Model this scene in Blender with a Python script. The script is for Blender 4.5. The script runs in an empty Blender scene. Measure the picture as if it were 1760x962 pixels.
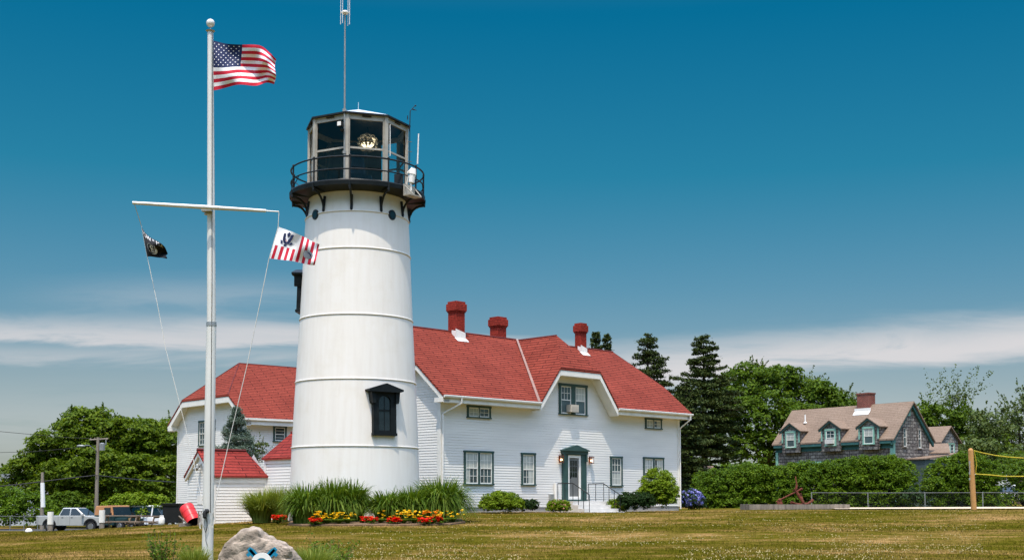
import bpy, math, random
import numpy as np
from mathutils import Vector, Matrix
SKYTINT = [(0.000, (0.205,0.222,0.246)), (0.137, (0.250,0.268,0.270)), (0.234, (0.144,0.261,0.276)), (0.359, (0.039,0.258,0.279)), (0.526, (0.004,0.240,0.287)), (.60, (.05,.28,.32)), (.80, (2.9,2.6,2.25))]
CLOUDC = (2.45, 2.42, 2.48, 1)
CLOUDS = [(-.6, -.13, .05, .126, -.005, .026, .007, .85, 1.3, .25, .5), (-.6, -.10, .05, .112, -.01, .010, .010, .45, 9.3), (.05, .6, .07, .090, .085, .038, .018, 1.0, 4.1, .25, .5), (-.6, .7, .1, .06, .0, .05, .06, .3, 7.7), (-.35, -.15, .08, .165, 0, .02, .02, .25, 2.2), (-.25, .05, .06, .125, -.06, .008, .01, .6, 5.2)]
# ------------------------------------------------------------------ camera, sky, sun, exposure
S = bpy.context.scene
PITCH = math.radians(4.0); FPX = 2150.0; HZ = 857.0; Y0 = HZ - FPX*math.tan(PITCH)
cam = bpy.data.cameras.new("camera"); co = bpy.data.objects.new("camera", cam)
S.collection.objects.link(co); S.camera = co
co.location = (0, 0, 0); co.rotation_euler = (math.radians(90)+PITCH, 0, 0)
cam.sensor_width = 36; cam.lens = 36*FPX/1760.0; cam.shift_y = (Y0-481)/1760.0
cam.clip_start = .1; cam.clip_end = 4000
SUN_EL = 69.0; SUN_AZ = (-.12, -.99)          # horizontal direction towards the sun
sl = bpy.data.lights.new("sun", 'SUN'); sl.energy = 2.35; sl.angle = math.radians(.53); sl.color = (1, .905, .77)
so = bpy.data.objects.new("sun", sl); S.collection.objects.link(so)
_a = math.atan2(SUN_AZ[1], SUN_AZ[0]); _e = math.radians(SUN_EL)
sd = Vector((math.cos(_a)*math.cos(_e), math.sin(_a)*math.cos(_e), math.sin(_e)))
so.rotation_euler = sd.to_track_quat('Z', 'Y').to_euler()
S.view_settings.view_transform = 'Standard'; S.view_settings.look = 'None'
S.view_settings.exposure = 0.9; S.view_settings.gamma = 1.0

def nn(nt, t, **k):
    n = nt.nodes.new(t)
    for a, b in k.items(): setattr(n, a, b)
    return n
def ramp(nt, stops, interp='LINEAR'):
    r = nt.nodes.new('ShaderNodeValToRGB'); cr = r.color_ramp; cr.interpolation = interp
    while len(cr.elements) > 1: cr.elements.remove(cr.elements[0])
    cr.elements[0].position = stops[0][0]; cr.elements[0].color = (*stops[0][1], 1)
    for p, c in stops[1:]:
        e = cr.elements.new(p); e.color = (*c, 1)
    return r
def mixc(nt, typ='MIX', fac=None):
    m = nt.nodes.new('ShaderNodeMix'); m.data_type = 'RGBA'; m.blend_type = typ
    if fac is not None: m.inputs[0].default_value = fac
    return m
wd = bpy.data.worlds.new("World"); S.world = wd; wd.use_nodes = True
nt = wd.node_tree; nt.nodes.clear(); L = nt.links.new
out = nn(nt, 'ShaderNodeOutputWorld'); bg = nn(nt, 'ShaderNodeBackground'); bg.inputs[1].default_value = .15
sky = nn(nt, 'ShaderNodeTexSky', sky_type='NISHITA'); sky.sun_disc = False
sky.sun_elevation = _e; sky.sun_rotation = math.atan2(SUN_AZ[0], SUN_AZ[1]); sky.air_density = 1.0; sky.dust_density = .6; sky.ozone_density = 1.5
tc = nn(nt, 'ShaderNodeTexCoord'); sep = nn(nt, 'ShaderNodeSeparateXYZ'); L(tc.outputs['Generated'], sep.inputs[0])
# tint of the air by height above the horizon (pale grey low down, deep teal higher; unseen zenith brightened to lift shaded walls)
mr = nn(nt, 'ShaderNodeMapRange'); L(sep.outputs[2], mr.inputs[0]); mr.inputs[1].default_value = 0; mr.inputs[2].default_value = .7
tint = ramp(nt, SKYTINT); L(mr.outputs[0], tint.inputs[0])
m1 = mixc(nt, 'MULTIPLY', 1.0); L(sky.outputs[0], m1.inputs[6]); L(tint.outputs[0], m1.inputs[7])
# streaks of thin cloud, flat and long
def cloud(scale, zmul, lo, hi, zl, zh, zf, off, seedz):
    mp = nn(nt, 'ShaderNodeMapping'); L(tc.outputs['Generated'], mp.inputs[0])
    mp.inputs['Scale'].default_value = (scale, scale, scale*zmul); mp.inputs['Location'].default_value = off
    mp.inputs['Rotation'].default_value = (0, seedz, 0)
    no = nn(nt, 'ShaderNodeTexNoise'); L(mp.outputs[0], no.inputs[0]); no.inputs['Scale'].default_value = 1; no.inputs['Detail'].default_value = 5; no.inputs['Roughness'].default_value = .5
    r = nn(nt, 'ShaderNodeMapRange', interpolation_type='SMOOTHSTEP'); L(no.outputs[0], r.inputs[0]); r.inputs[1].default_value = lo; r.inputs[2].default_value = hi
    a = nn(nt, 'ShaderNodeMapRange', interpolation_type='SMOOTHSTEP'); L(sep.outputs[2], a.inputs[0]); a.inputs[1].default_value = zl; a.inputs[2].default_value = zl+zf
    b = nn(nt, 'ShaderNodeMapRange', interpolation_type='SMOOTHSTEP'); L(sep.outputs[2], b.inputs[0]); b.inputs[1].default_value = zh; b.inputs[2].default_value = zh-zf
    m = nn(nt, 'ShaderNodeMath', operation='MULTIPLY'); L(a.outputs[0], m.inputs[0]); L(b.outputs[0], m.inputs[1])
    m2 = nn(nt, 'ShaderNodeMath', operation='MULTIPLY'); L(m.outputs[0], m2.inputs[0]); L(r.outputs[0], m2.inputs[1])
    return m2
def band(x0, x1, xf, zc0, slope, up, dn, amt, seed, lo=.3, hi=.6):
    # one long flat bank: centre height zc0 + slope*x, soft top, crisper base, broken up by noise
    dv = nn(nt, 'ShaderNodeMath', operation='DIVIDE'); L(sep.outputs[0], dv.inputs[0]); L(sep.outputs[1], dv.inputs[1])
    ey = nn(nt, 'ShaderNodeMath', operation='DIVIDE'); L(sep.outputs[2], ey.inputs[0]); L(sep.outputs[1], ey.inputs[1])
    ln = nn(nt, 'ShaderNodeMath', operation='MULTIPLY_ADD'); L(dv.outputs[0], ln.inputs[0]); ln.inputs[1].default_value = -slope; L(ey.outputs[0], ln.inputs[2])
    cb = nn(nt, 'ShaderNodeCombineXYZ'); L(dv.outputs[0], cb.inputs[0]); L(ey.outputs[0], cb.inputs[1]); cb.inputs[2].default_value = seed
    mp = nn(nt, 'ShaderNodeMapping'); L(cb.outputs[0], mp.inputs[0]); mp.inputs['Scale'].default_value = (6, 46, 1); mp.inputs['Rotation'].default_value = (0, 0, .05)
    no = nn(nt, 'ShaderNodeTexNoise'); L(mp.outputs[0], no.inputs[0]); no.inputs['Scale'].default_value = 1; no.inputs['Detail'].default_value = 9; no.inputs['Roughness'].default_value = .6; no.inputs['Distortion'].default_value = .6
    wob = nn(nt, 'ShaderNodeMath', operation='MULTIPLY_ADD'); L(no.outputs[0], wob.inputs[0]); wob.inputs[1].default_value = .03; L(ln.outputs[0], wob.inputs[2])
    zc = zc0+.015
    a = nn(nt, 'ShaderNodeMapRange', interpolation_type='SMOOTHSTEP'); L(wob.outputs[0], a.inputs[0]); a.inputs[1].default_value = zc-dn; a.inputs[2].default_value = zc
    b = nn(nt, 'ShaderNodeMapRange', interpolation_type='SMOOTHSTEP'); L(wob.outputs[0], b.inputs[0]); b.inputs[1].default_value = zc+up; b.inputs[2].default_value = zc
    c = nn(nt, 'ShaderNodeMapRange', interpolation_type='SMOOTHSTEP'); L(dv.outputs[0], c.inputs[0]); c.inputs[1].default_value = x0-xf; c.inputs[2].default_value = x0+xf
    d = nn(nt, 'ShaderNodeMapRange', interpolation_type='SMOOTHSTEP'); L(dv.outputs[0], d.inputs[0]); d.inputs[1].default_value = x1+xf; d.inputs[2].default_value = x1-xf
    r = nn(nt, 'ShaderNodeMapRange', interpolation_type='SMOOTHSTEP'); L(no.outputs[0], r.inputs[0]); r.inputs[1].default_value = lo; r.inputs[2].default_value = hi; r.inputs[3].default_value = .35
    g = nn(nt, 'ShaderNodeMath', operation='GREATER_THAN'); L(sep.outputs[1], g.inputs[0]); g.inputs[1].default_value = 0.05
    cur = g
    for n in (a, b, c, d, r):
        m = nn(nt, 'ShaderNodeMath', operation='MULTIPLY'); L(cur.outputs[0], m.inputs[0]); L(n.outputs[0], m.inputs[1]); cur = m
    m = nn(nt, 'ShaderNodeMath', operation='MULTIPLY'); L(cur.outputs[0], m.inputs[0]); m.inputs[1].default_value = amt
    return m
cur = m1.outputs[2]
cl = [band(*b) for b in CLOUDS]
for m in cl:
    mx = mixc(nt); L(m.outputs[0], mx.inputs[0]); L(cur, mx.inputs[6]); mx.inputs[7].default_value = CLOUDC; cur = mx.outputs[2]
L(cur, bg.inputs[0]); L(bg.outputs[0], out.inputs[0])
# ------------------------------------------------------------------ helpers
random.seed(7); rng = np.random.default_rng(7)
C = S.collection
cP, sP = math.cos(PITCH), math.sin(PITCH)
def ray(px, py):
    x = (px-880)/FPX; y = (Y0-py)/FPX
    return (x, cP-y*sP, sP+y*cP)
def P(px, py, Y):
    r = ray(px, py); k = Y/r[1]; return Vector((r[0]*k, Y, r[2]*k))
def smooth(t): t = min(max(t, 0), 1); return t*t*(3-2*t)
def interp(x, xs, ys): return float(np.interp(x, xs, ys))
def G(x, y):
    """height of the lawn (eye height of the photographer is 0)"""
    b = interp(y, (-60, 0, 24, 34, 45, 53, 400), (-2.2, -1.62, -1.36, -1.14, -.80, -.60, -.60))
    k = smooth((-x-5)/17.0)
    b -= k*interp(y, (22, 50, 66, 90, 200), (0, .76, 1.1, 1.7, 2.5))
    k = smooth((x-9)/10.0)
    b += k*interp(y, (24, 48, 62, 400), (0, .06, .10, .10))
    far = smooth((math.hypot(x, y)-160)/200); b -= far*2
    b += .03*math.sin(x*.35+y*.21)*math.sin(y*.3-x*.11)
    return b
class Frame:
    def __init__(f, ox, oy, deg):
        f.o = (ox, oy); f.a = a = math.radians(deg); f.u = (math.cos(a), math.sin(a)); f.v = (-math.sin(a), math.cos(a))
    def w(f, t, d, h): return Vector((f.o[0]+f.u[0]*t+f.v[0]*d, f.o[1]+f.u[1]*t+f.v[1]*d, h))
    def ond(f, px, py, d):
        r = ray(px, py); k = (d+f.o[0]*f.v[0]+f.o[1]*f.v[1])/(r[0]*f.v[0]+r[1]*f.v[1])
        return ((k*r[0]-f.o[0])*f.u[0]+(k*r[1]-f.o[1])*f.u[1], k*r[2])
    def ont(f, px, py, t):
        r = ray(px, py); k = (t+f.o[0]*f.u[0]+f.o[1]*f.u[1])/(r[0]*f.u[0]+r[1]*f.u[1])
        return ((k*r[0]-f.o[0])*f.v[0]+(k*r[1]-f.o[1])*f.v[1], k*r[2])
    def wpx(f, px, d):          # world x,y where a pixel column crosses the line d
        t, _ = f.ond(px, HZ, d); return f.w(t, d, 0)

class MB:
    """collects faces and links them as ONE mesh object"""
    def __init__(s): s.v = []; s.f = []; s.m = []
    def face(s, pts, m=0):
        i = len(s.v); s.v += [tuple(p) for p in pts]; s.f.append(tuple(range(i, i+len(pts)))); s.m.append(m)
    def mesh(s, vs, fs, m=0):
        i = len(s.v); s.v += [tuple(p) for p in vs]
        for f in fs: s.f.append(tuple(i+k for k in f)); s.m.append(m)
    def box(s, x0, x1, y0, y1, z0, z1, m=0, M=None):
        vs = [(x, y, z) for z in (z0, z1) for y in (y0, y1) for x in (x0, x1)]
        if M is not None: vs = [tuple(M @ Vector(p)) if isinstance(M, Matrix) else M(*p) for p in vs]
        s.mesh(vs, [(0, 2, 3, 1), (4, 5, 7, 6), (0, 1, 5, 4), (2, 6, 7, 3), (0, 4, 6, 2), (1, 3, 7, 5)], m)
    def prism(s, pts, off, m=0):
        """polygon pts (3d) swept by vector off"""
        n = len(pts); off = Vector(off); a = [Vector(p) for p in pts]; b = [p+off for p in a]
        s.mesh(a+b, [tuple(range(n)), tuple(range(2*n-1, n-1, -1))]+[(i, i+n, (i+1) % n+n, (i+1) % n) for i in range(n)], m)
    def tube(s, p0, p1, r0, r1=None, n=10, m=0, caps=True):
        r1 = r0 if r1 is None else r1; p0 = Vector(p0); p1 = Vector(p1); d = (p1-p0).normalized()
        a = d.orthogonal().normalized(); b = d.cross(a)
        vs = [p0+(a*math.cos(t)+b*math.sin(t))*r0 for t in [2*math.pi*i/n for i in range(n)]]
        vs += [p1+(a*math.cos(t)+b*math.sin(t))*r1 for t in [2*math.pi*i/n for i in range(n)]]
        fs = [(i, (i+1) % n, (i+1) % n+n, i+n) for i in range(n)]
        if caps: fs += [tuple(range(n-1, -1, -1)), tuple(range(n, 2*n))]
        s.mesh(vs, fs, m)
    def path(s, pts, r, n=8, m=0):
        for a, b in zip(pts[:-1], pts[1:]): s.tube(a, b, r, r, n, m)
    def lathe(s, prof, n=32, m=0, cx=0, cy=0, cap=False, a0=0.0, a1=2*math.pi):
        full = abs(a1-a0-2*math.pi) < 1e-6; k = n if full else n+1
        vs = [(cx+r*math.cos(a0+(a1-a0)*i/n), cy+r*math.sin(a0+(a1-a0)*i/n), z) for r, z in prof for i in range(k)]
        fs = []
        for j in range(len(prof)-1):
            for i in range(n):
                i2 = (i+1) % k
                fs.append((j*k+i, j*k+i2, (j+1)*k+i2, (j+1)*k+i))
        if cap: fs += [tuple(range(k-1, -1, -1)), tuple((len(prof)-1)*k+i for i in range(k))]
        s.mesh(vs, fs, m)
    def sphere(s, c, r, n=16, m=0, sc=(1, 1, 1)):
        k = n//2; vs = []; fs = []
        for j in range(k+1):
            th = math.pi*j/k
            for i in range(n):
                ph = 2*math.pi*i/n
                vs.append((c[0]+r*sc[0]*math.sin(th)*math.cos(ph), c[1]+r*sc[1]*math.sin(th)*math.sin(ph), c[2]+r*sc[2]*math.cos(th)))
        for j in range(k):
            for i in range(n): fs.append((j*n+i, (j+1)*n+i, (j+1)*n+(i+1) % n, j*n+(i+1) % n))
        s.mesh(vs, fs, m)
    def build(s, name, mats, parent=None, smooth=False, bevel=0, auto=None):
        if not isinstance(mats, (list, tuple)): mats = [mats]
        me = bpy.data.meshes.new(name); me.from_pydata(s.v, [], s.f)
        for q in mats: me.materials.append(q)
        me.polygons.foreach_set('material_index', s.m)
        me.update()
        N = len(me.loops); co_ = np.empty(len(me.vertices)*3); me.vertices.foreach_get('co', co_); co_ = co_.reshape(-1, 3)
        vi = np.empty(N, dtype=np.int64); me.loops.foreach_get('vertex_index', vi)
        F = len(me.polygons); nr = np.empty(F*3); me.polygons.foreach_get('normal', nr); nr = nr.reshape(-1, 3)
        lt = np.empty(F, dtype=np.int64); me.polygons.foreach_get('loop_total', lt)
        nl = np.repeat(nr, lt, axis=0); p = co_[vi]
        ut = np.stack([-nl[:, 1], nl[:, 0], np.zeros(N)], 1); ln = np.linalg.norm(ut, axis=1)
        ut[ln < 1e-4] = (1, 0, 0); ut /= np.maximum(np.linalg.norm(ut, axis=1), 1e-9)[:, None]
        vt = np.cross(nl, ut)
        uv = np.stack([(p*ut).sum(1), (p*vt).sum(1)], 1).astype(np.float32)
        lay = me.uv_layers.new(name='m'); lay.data.foreach_set('uv', uv.ravel())
        if smooth: me.polygons.foreach_set('use_smooth', [True]*F)
        o = bpy.data.objects.new(name, me); C.objects.link(o)
        if smooth and auto: 
            me.update()
            import bmesh
            bm = bmesh.new(); bm.from_mesh(me); bmesh.ops.remove_doubles(bm, verts=bm.verts, dist=1e-5)
            for e in bm.edges:
                if len(e.link_faces) == 2 and e.calc_face_angle(0) > auto: e.smooth = False
            bm.to_mesh(me); bm.free()
        if parent is not None: o.parent = parent
        if bevel:
            b = o.modifiers.new('bevel', 'BEVEL'); b.width = bevel; b.segments = 2; b.limit_method = 'ANGLE'
        return o
def raw(name, V, Fc, mat, parent=None, k=4, midx=None):
    """big mesh from numpy arrays: V (n,3), Fc (m,k)"""
    me = bpy.data.meshes.new(name); V = np.ascontiguousarray(V, dtype=np.float32); m = len(Fc)
    me.vertices.add(len(V)); me.vertices.foreach_set('co', V.ravel())
    me.loops.add(m*k); me.loops.foreach_set('vertex_index', np.ascontiguousarray(Fc, dtype=np.int32).ravel())
    me.polygons.add(m); me.polygons.foreach_set('loop_start', np.arange(0, m*k, k, dtype=np.int32))
    if midx is not None: me.polygons.foreach_set('material_index', np.ascontiguousarray(midx, dtype=np.int32))
    me.update(calc_edges=True)
    for q in (mat if isinstance(mat, (list, tuple)) else [mat]): me.materials.append(q)
    o = bpy.data.objects.new(name, me); C.objects.link(o)
    if parent is not None: o.parent = parent
    return o
def tag(o, label=None, cat=None, group=None, kind=None):
    if label: o['label'] = label
    if cat: o['category'] = cat
    if group: o['group'] = group
    if kind: o['kind'] = kind
    return o
def thing(name, label, cat, loc=(0, 0, 0), rot=0, group=None):
    o = bpy.data.objects.new(name, None); C.objects.link(o); o.location = loc; o.rotation_euler = (0, 0, rot)
    o.empty_display_size = .2
    return tag(o, label, cat, group)
def dup(root, loc, rot=0, label=None, group=None, scale=None):
    r = root.copy(); C.objects.link(r); r.location = loc; r.rotation_euler = (0, 0, rot)
    if scale: r.scale = (scale,)*3
    if label: r['label'] = label
    if group: r['group'] = group
    for ch in list(root.children):
        c = ch.copy(); C.objects.link(c); c.parent = r
        for g_ in ch.children:
            d = g_.copy(); C.objects.link(d); d.parent = c
    return r

# ------------------------------------------------------------------ materials
def newmat(name):
    m = bpy.data.materials.new(name); m.use_nodes = True; t = m.node_tree
    b = t.nodes['Principled BSDF']; return m, t, b
def mat(name, col, rough=.6, metal=0, var=.12, scale=3.0, bump=.0, bscale=40, spec=.3, stretch=(1, 1, 1), col2=None, streak=False):
    m, t, b = newmat(name)
    tcn = nn(t, 'ShaderNodeTexCoord'); mp = nn(t, 'ShaderNodeMapping'); t.links.new(tcn.outputs['Object'], mp.inputs[0]); mp.inputs['Scale'].default_value = stretch
    no = nn(t, 'ShaderNodeTexNoise'); t.links.new(mp.outputs[0], no.inputs[0]); no.inputs['Scale'].default_value = scale; no.inputs['Detail'].default_value = 6
    lo = tuple(c*(1-var) for c in col); hi = tuple(min(1, c*(1+var*.8)) for c in (col2 or col))
    r = ramp(t, [(.3, lo), (.7, hi)]); t.links.new(no.outputs[0], r.inputs[0]); t.links.new(r.outputs[0], b.inputs['Base Color'])
    b.inputs['Roughness'].default_value = rough; b.inputs['Metallic'].default_value = metal
    b.inputs['Specular IOR Level'].default_value = spec
    if bump:
        n2 = nn(t, 'ShaderNodeTexNoise'); t.links.new(mp.outputs[0], n2.inputs[0]); n2.inputs['Scale'].default_value = bscale; n2.inputs['Detail'].default_value = 5
        bp = nn(t, 'ShaderNodeBump'); bp.inputs['Strength'].default_value = bump; bp.inputs['Distance'].default_value = .02
        t.links.new(n2.outputs[0], bp.inputs['Height']); t.links.new(bp.outputs[0], b.inputs['Normal'])
    return m
def shingle(name, c1, c2, mortar, w=.3, h=.14, rough=.9, gap=.012, bumpd=.01, blot=.25, vary=.5):
    m, t, b = newmat(name); lk = t.links.new
    uv = nn(t, 'ShaderNodeUVMap'); uv.uv_map = 'm'
    br = nn(t, 'ShaderNodeTexBrick'); lk(uv.outputs[0], br.inputs[0]); br.offset = .5
    br.inputs['Scale'].default_value = 1; br.inputs['Brick Width'].default_value = w; br.inputs['Row Height'].default_value = h
    br.inputs['Mortar Size'].default_value = gap; br.inputs['Mortar Smooth'].default_value = .3; br.inputs['Bias'].default_value = 0
    br.inputs['Color1'].default_value = (*c1, 1); br.inputs['Color2'].default_value = (*c2, 1); br.inputs['Mortar'].default_value = (*mortar, 1)
    no = nn(t, 'ShaderNodeTexNoise'); lk(uv.outputs[0], no.inputs[0]); no.inputs['Scale'].default_value = .7; no.inputs['Detail'].default_value = 7
    r = ramp(t, [(.3, (1-blot,)*3), (.7, (1+blot*.5,)*3)]); lk(no.outputs[0], r.inputs[0])
    n3 = nn(t, 'ShaderNodeTexNoise'); lk(uv.outputs[0], n3.inputs[0]); n3.inputs['Scale'].default_value = 9; n3.inputs['Detail'].default_value = 3
    r3 = ramp(t, [(.3, (1-vary*.4,)*3), (.7, (1+vary*.4,)*3)]); lk(n3.outputs[0], r3.inputs[0])
    mx = mixc(t, 'MULTIPLY', 1.0); lk(br.outputs['Color'], mx.inputs[6]); lk(r.outputs[0], mx.inputs[7])
    mx2 = mixc(t, 'MULTIPLY', 1.0); lk(mx.outputs[2], mx2.inputs[6]); lk(r3.outputs[0], mx2.inputs[7])
    lk(mx2.outputs[2], b.inputs['Base Color']); b.inputs['Roughness'].default_value = rough; b.inputs['Specular IOR Level'].default_value = .06
    # sawtooth so each course has a butt edge
    sx = nn(t, 'ShaderNodeSeparateXYZ'); lk(uv.outputs[0], sx.inputs[0])
    dv = nn(t, 'ShaderNodeMath', operation='DIVIDE'); lk(sx.outputs[1], dv.inputs[0]); dv.inputs[1].default_value = h
    fr = nn(t, 'ShaderNodeMath', operation='FRACT'); lk(dv.outputs[0], fr.inputs[0])
    sb = nn(t, 'ShaderNodeMath', operation='SUBTRACT'); sb.inputs[0].default_value = 1; lk(fr.outputs[0], sb.inputs[1])
    bp = nn(t, 'ShaderNodeBump'); bp.inputs['Strength'].default_value = .8; bp.inputs['Distance'].default_value = bumpd
    lk(sb.outputs[0], bp.inputs['Height']); lk(bp.outputs[0], b.inputs['Normal'])
    return m
def leafmat(name, a, b_, c_=None, trans=.3, rough=.55, nscale=.6):
    m, t, b = newmat(name); lk = t.links.new
    ge = nn(t, 'ShaderNodeNewGeometry'); tcn = nn(t, 'ShaderNodeTexCoord')
    no = nn(t, 'ShaderNodeTexNoise'); lk(tcn.outputs['Object'], no.inputs[0]); no.inputs['Scale'].default_value = nscale; no.inputs['Detail'].default_value = 3
    ad = nn(t, 'ShaderNodeMath', operation='MULTIPLY_ADD'); lk(ge.outputs['Random Per Island'], ad.inputs[0]); ad.inputs[1].default_value = .5
    sc = nn(t, 'ShaderNodeMath', operation='MULTIPLY'); lk(no.outputs[0], sc.inputs[0]); sc.inputs[1].default_value = .55; lk(sc.outputs[0], ad.inputs[2])
    st = [(.15, a), (.55, b_)] + ([(.85, c_)] if c_ else [])
    r = ramp(t, st); lk(ad.outputs[0], r.inputs[0]); lk(r.outputs[0], b.inputs['Base Color'])
    b.inputs['Roughness'].default_value = rough; b.inputs['Specular IOR Level'].default_value = .1
    tr = nn(t, 'ShaderNodeBsdfTranslucent'); g = mixc(t, 'MULTIPLY', 1.0); lk(r.outputs[0], g.inputs[6]); g.inputs[7].default_value = (1.3, 1.25, .5, 1)
    lk(g.outputs[2], tr.inputs[0]); ms = nn(t, 'ShaderNodeMixShader'); ms.inputs[0].default_value = trans
    lk(b.outputs[0], ms.inputs[1]); lk(tr.outputs[0], ms.inputs[2]); lk(ms.outputs[0], t.nodes['Material Output'].inputs[0])
    return m
def emis(name, col, s):
    m, t, b = newmat(name); b.inputs['Base Color'].default_value = (*col, 1); b.inputs['Emission Color'].default_value = (*col, 1); b.inputs['Emission Strength'].default_value = s; return m
def clearglass(name, tintc=(.85, .95, .95), rough=.02, k=1.0):
    m, t, b = newmat(name); lk = t.links.new
    tr = nn(t, 'ShaderNodeBsdfTransparent'); tr.inputs[0].default_value = (*tintc, 1)
    gl = nn(t, 'ShaderNodeBsdfGlossy'); gl.inputs['Roughness'].default_value = rough
    fr = nn(t, 'ShaderNodeFresnel'); fr.inputs[0].default_value = 1.5
    ms = nn(t, 'ShaderNodeMixShader'); lk(fr.outputs[0], ms.inputs[0]); lk(tr.outputs[0], ms.inputs[1]); lk(gl.outputs[0], ms.inputs[2]); lk(ms.outputs[0], t.nodes['Material Output'].inputs[0])
    return m
M = {}
def towermat():
    m, t, b = newmat('tower_paint'); lk = t.links.new
    tcn = nn(t, 'ShaderNodeTexCoord'); mp = nn(t, 'ShaderNodeMapping'); lk(tcn.outputs['Object'], mp.inputs[0]); mp.inputs['Scale'].default_value = (3, 3, .25)
    no = nn(t, 'ShaderNodeTexNoise'); lk(mp.outputs[0], no.inputs[0]); no.inputs['Scale'].default_value = 2; no.inputs['Detail'].default_value = 6
    r = ramp(t, [(.3, (.735, .69, .625)), (.5, (.765, .725, .66)), (.7, (.78, .745, .69))]); lk(no.outputs[0], r.inputs[0])
    n2 = nn(t, 'ShaderNodeTexNoise'); lk(tcn.outputs['Object'], n2.inputs[0]); n2.inputs['Scale'].default_value = 1.1; n2.inputs['Detail'].default_value = 8; n2.inputs['Roughness'].default_value = .65
    r2 = ramp(t, [(.28, (.95, .935, .90)), (.5, (1, 1, 1))]); lk(n2.outputs[0], r2.inputs[0])
    mx = mixc(t, 'MULTIPLY', 1.0); lk(r.outputs[0], mx.inputs[6]); lk(r2.outputs[0], mx.inputs[7]); lk(mx.outputs[2], b.inputs['Base Color'])
    b.inputs['Roughness'].default_value = .45
    bp = nn(t, 'ShaderNodeBump'); bp.inputs['Strength'].default_value = .25; bp.inputs['Distance'].default_value = .02; lk(n2.outputs[0], bp.inputs['Height']); lk(bp.outputs[0], b.inputs['Normal'])
    return m
M['tower'] = towermat()
M['white'] = mat('white_paint', (.80, .78, .73), .5, var=.06, scale=1.2)
M['siding'] = mat('white_siding', (.755, .735, .69), .55, var=.07, scale=.8, stretch=(.4, .4, 3))
M['trim'] = mat('white_trim', (.78, .76, .70), .5, var=.08, scale=2)
M['black'] = mat('black_paint', (.009, .012, .013), .45, var=.3, scale=4, spec=.15)
M['iron'] = mat('black_iron', (.010, .013, .015), .5, var=.3, scale=6)
M['green'] = mat('dark_green_paint', (.035, .075, .068), .45, var=.15, scale=3)
M['teal'] = mat('sea_green_trim', (.24, .46, .37), .6, var=.12, scale=3)
M['tealdk'] = mat('dark_teal_board', (.04, .125, .12), .7, var=.2, scale=3)
M['roof'] = shingle('red_shingles', (.245, .050, .032), (.205, .040, .026), (.065, .014, .011), w=1.3, h=.17, gap=.026, vary=.4, blot=.14)
M['roofridge'] = mat('dark_red_cap', (.12, .02, .018), .9, var=.3)
M['tanroof'] = shingle('tan_shingles', (.245, .180, .135), (.225, .163, .120), (.14, .10, .07), w=.9, h=.17, gap=.012, blot=.12, vary=.4)
M['cedar'] = shingle('weathered_cedar', (.34, .315, .285), (.16, .14, .13), (.04, .035, .035), w=.42, h=.22, gap=.022, bumpd=.03, blot=.2, vary=1.3)
M['brickred'] = shingle('red_painted_brick', (.30, .038, .025), (.24, .030, .020), (.15, .026, .02), w=.22, h=.08, gap=.012, bumpd=.004, vary=.8)
M['brick'] = shingle('brown_brick', (.22, .06, .045), (.16, .045, .035), (.3, .22, .18), w=.2, h=.075, gap=.008, bumpd=.003)
M['glass'] = mat('window_glass', (.045, .075, .08), .06, var=.5, scale=1.1, spec=.8)
M['glassdk'] = mat('dark_window_glass', (.012, .018, .02), .06, var=.4, scale=1.5, spec=.7)
M['curtain'] = mat('pale_curtain', (.42, .44, .40), .4, var=.25, scale=5, stretch=(3, 3, .3))
M['metal'] = mat('grey_metal', (.42, .43, .42), .4, .6, var=.15)
M['galv'] = mat('galvanised_metal', (.26, .27, .26), .5, .3, var=.15)
M['wiregrey'] = mat('fence_wire', (.10, .105, .10), .7, 0, var=.3)
M['alu'] = mat('pole_paint', (.70, .69, .64), .35, .1, var=.12, scale=2, stretch=(1, 1, .3))
M['lantern'] = mat('lantern_frame', (.40, .37, .31), .5, .1, var=.2)
M['clear'] = clearglass('lantern_glass', (.86, .90, .90))
M['concrete'] = mat('concrete', (.42, .39, .35), .85, var=.15, scale=3, bump=.3)
M['stepwhite'] = mat('painted_concrete', (.62, .60, .56), .7, var=.1)
M['wood'] = mat('weathered_wood', (.20, .15, .11), .8, var=.35, scale=3, stretch=(1, 1, 6))
M['woodgrey'] = mat('grey_timber', (.22, .19, .155), .85, var=.35, scale=2, stretch=(4, 4, .6), bump=.3)
M['postwood'] = mat('fresh_timber', (.48, .25, .085), .7, var=.2, scale=4, stretch=(6, 6, .4))
M['polewood'] = mat('utility_pole_wood', (.24, .20, .155), .85, var=.25, scale=3, stretch=(8, 8, .3))
M['trunk'] = mat('bark', (.10, .075, .055), .9, var=.35, scale=6, stretch=(4, 4, 1), bump=.6)
M['rust'] = mat('rusty_iron', (.13, .036, .019), .9, var=.5, scale=9, bump=.4)
M['rock'] = mat('granite', (.34, .275, .215), .9, var=.42, scale=7, bump=1.0, bscale=18)
M['carsilver'] = mat('silver_car_paint', (.50, .50, .46), .28, .35, var=.04)
M['cardark'] = mat('dark_green_car_paint', (.02, .05, .05), .3, .2, var=.1)
M['cartan'] = mat('tan_vinyl', (.42, .20, .085), .6, var=.1)
M['carwhite'] = mat('white_car_paint', (.75, .75, .73), .3, 0, var=.04)
M['tyre'] = mat('tyre_rubber', (.018, .018, .018), .8, var=.2)
M['chrome'] = mat('chrome', (.6, .6, .6), .15, 1, var=.05)
M['red'] = mat('red_drum_paint', (.62, .03, .035), .35, var=.15, scale=5)
M['tarp'] = mat('black_cover', (.008, .009, .009), .6, var=.4)
M['blue'] = mat('emblem_blue', (.01, .20, .33), .45, var=.08)
M['navy'] = mat('flag_navy', (.012, .022, .08), .75, var=.1)
M['fred'] = mat('flag_red', (.52, .012, .035), .75, var=.08)
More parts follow.
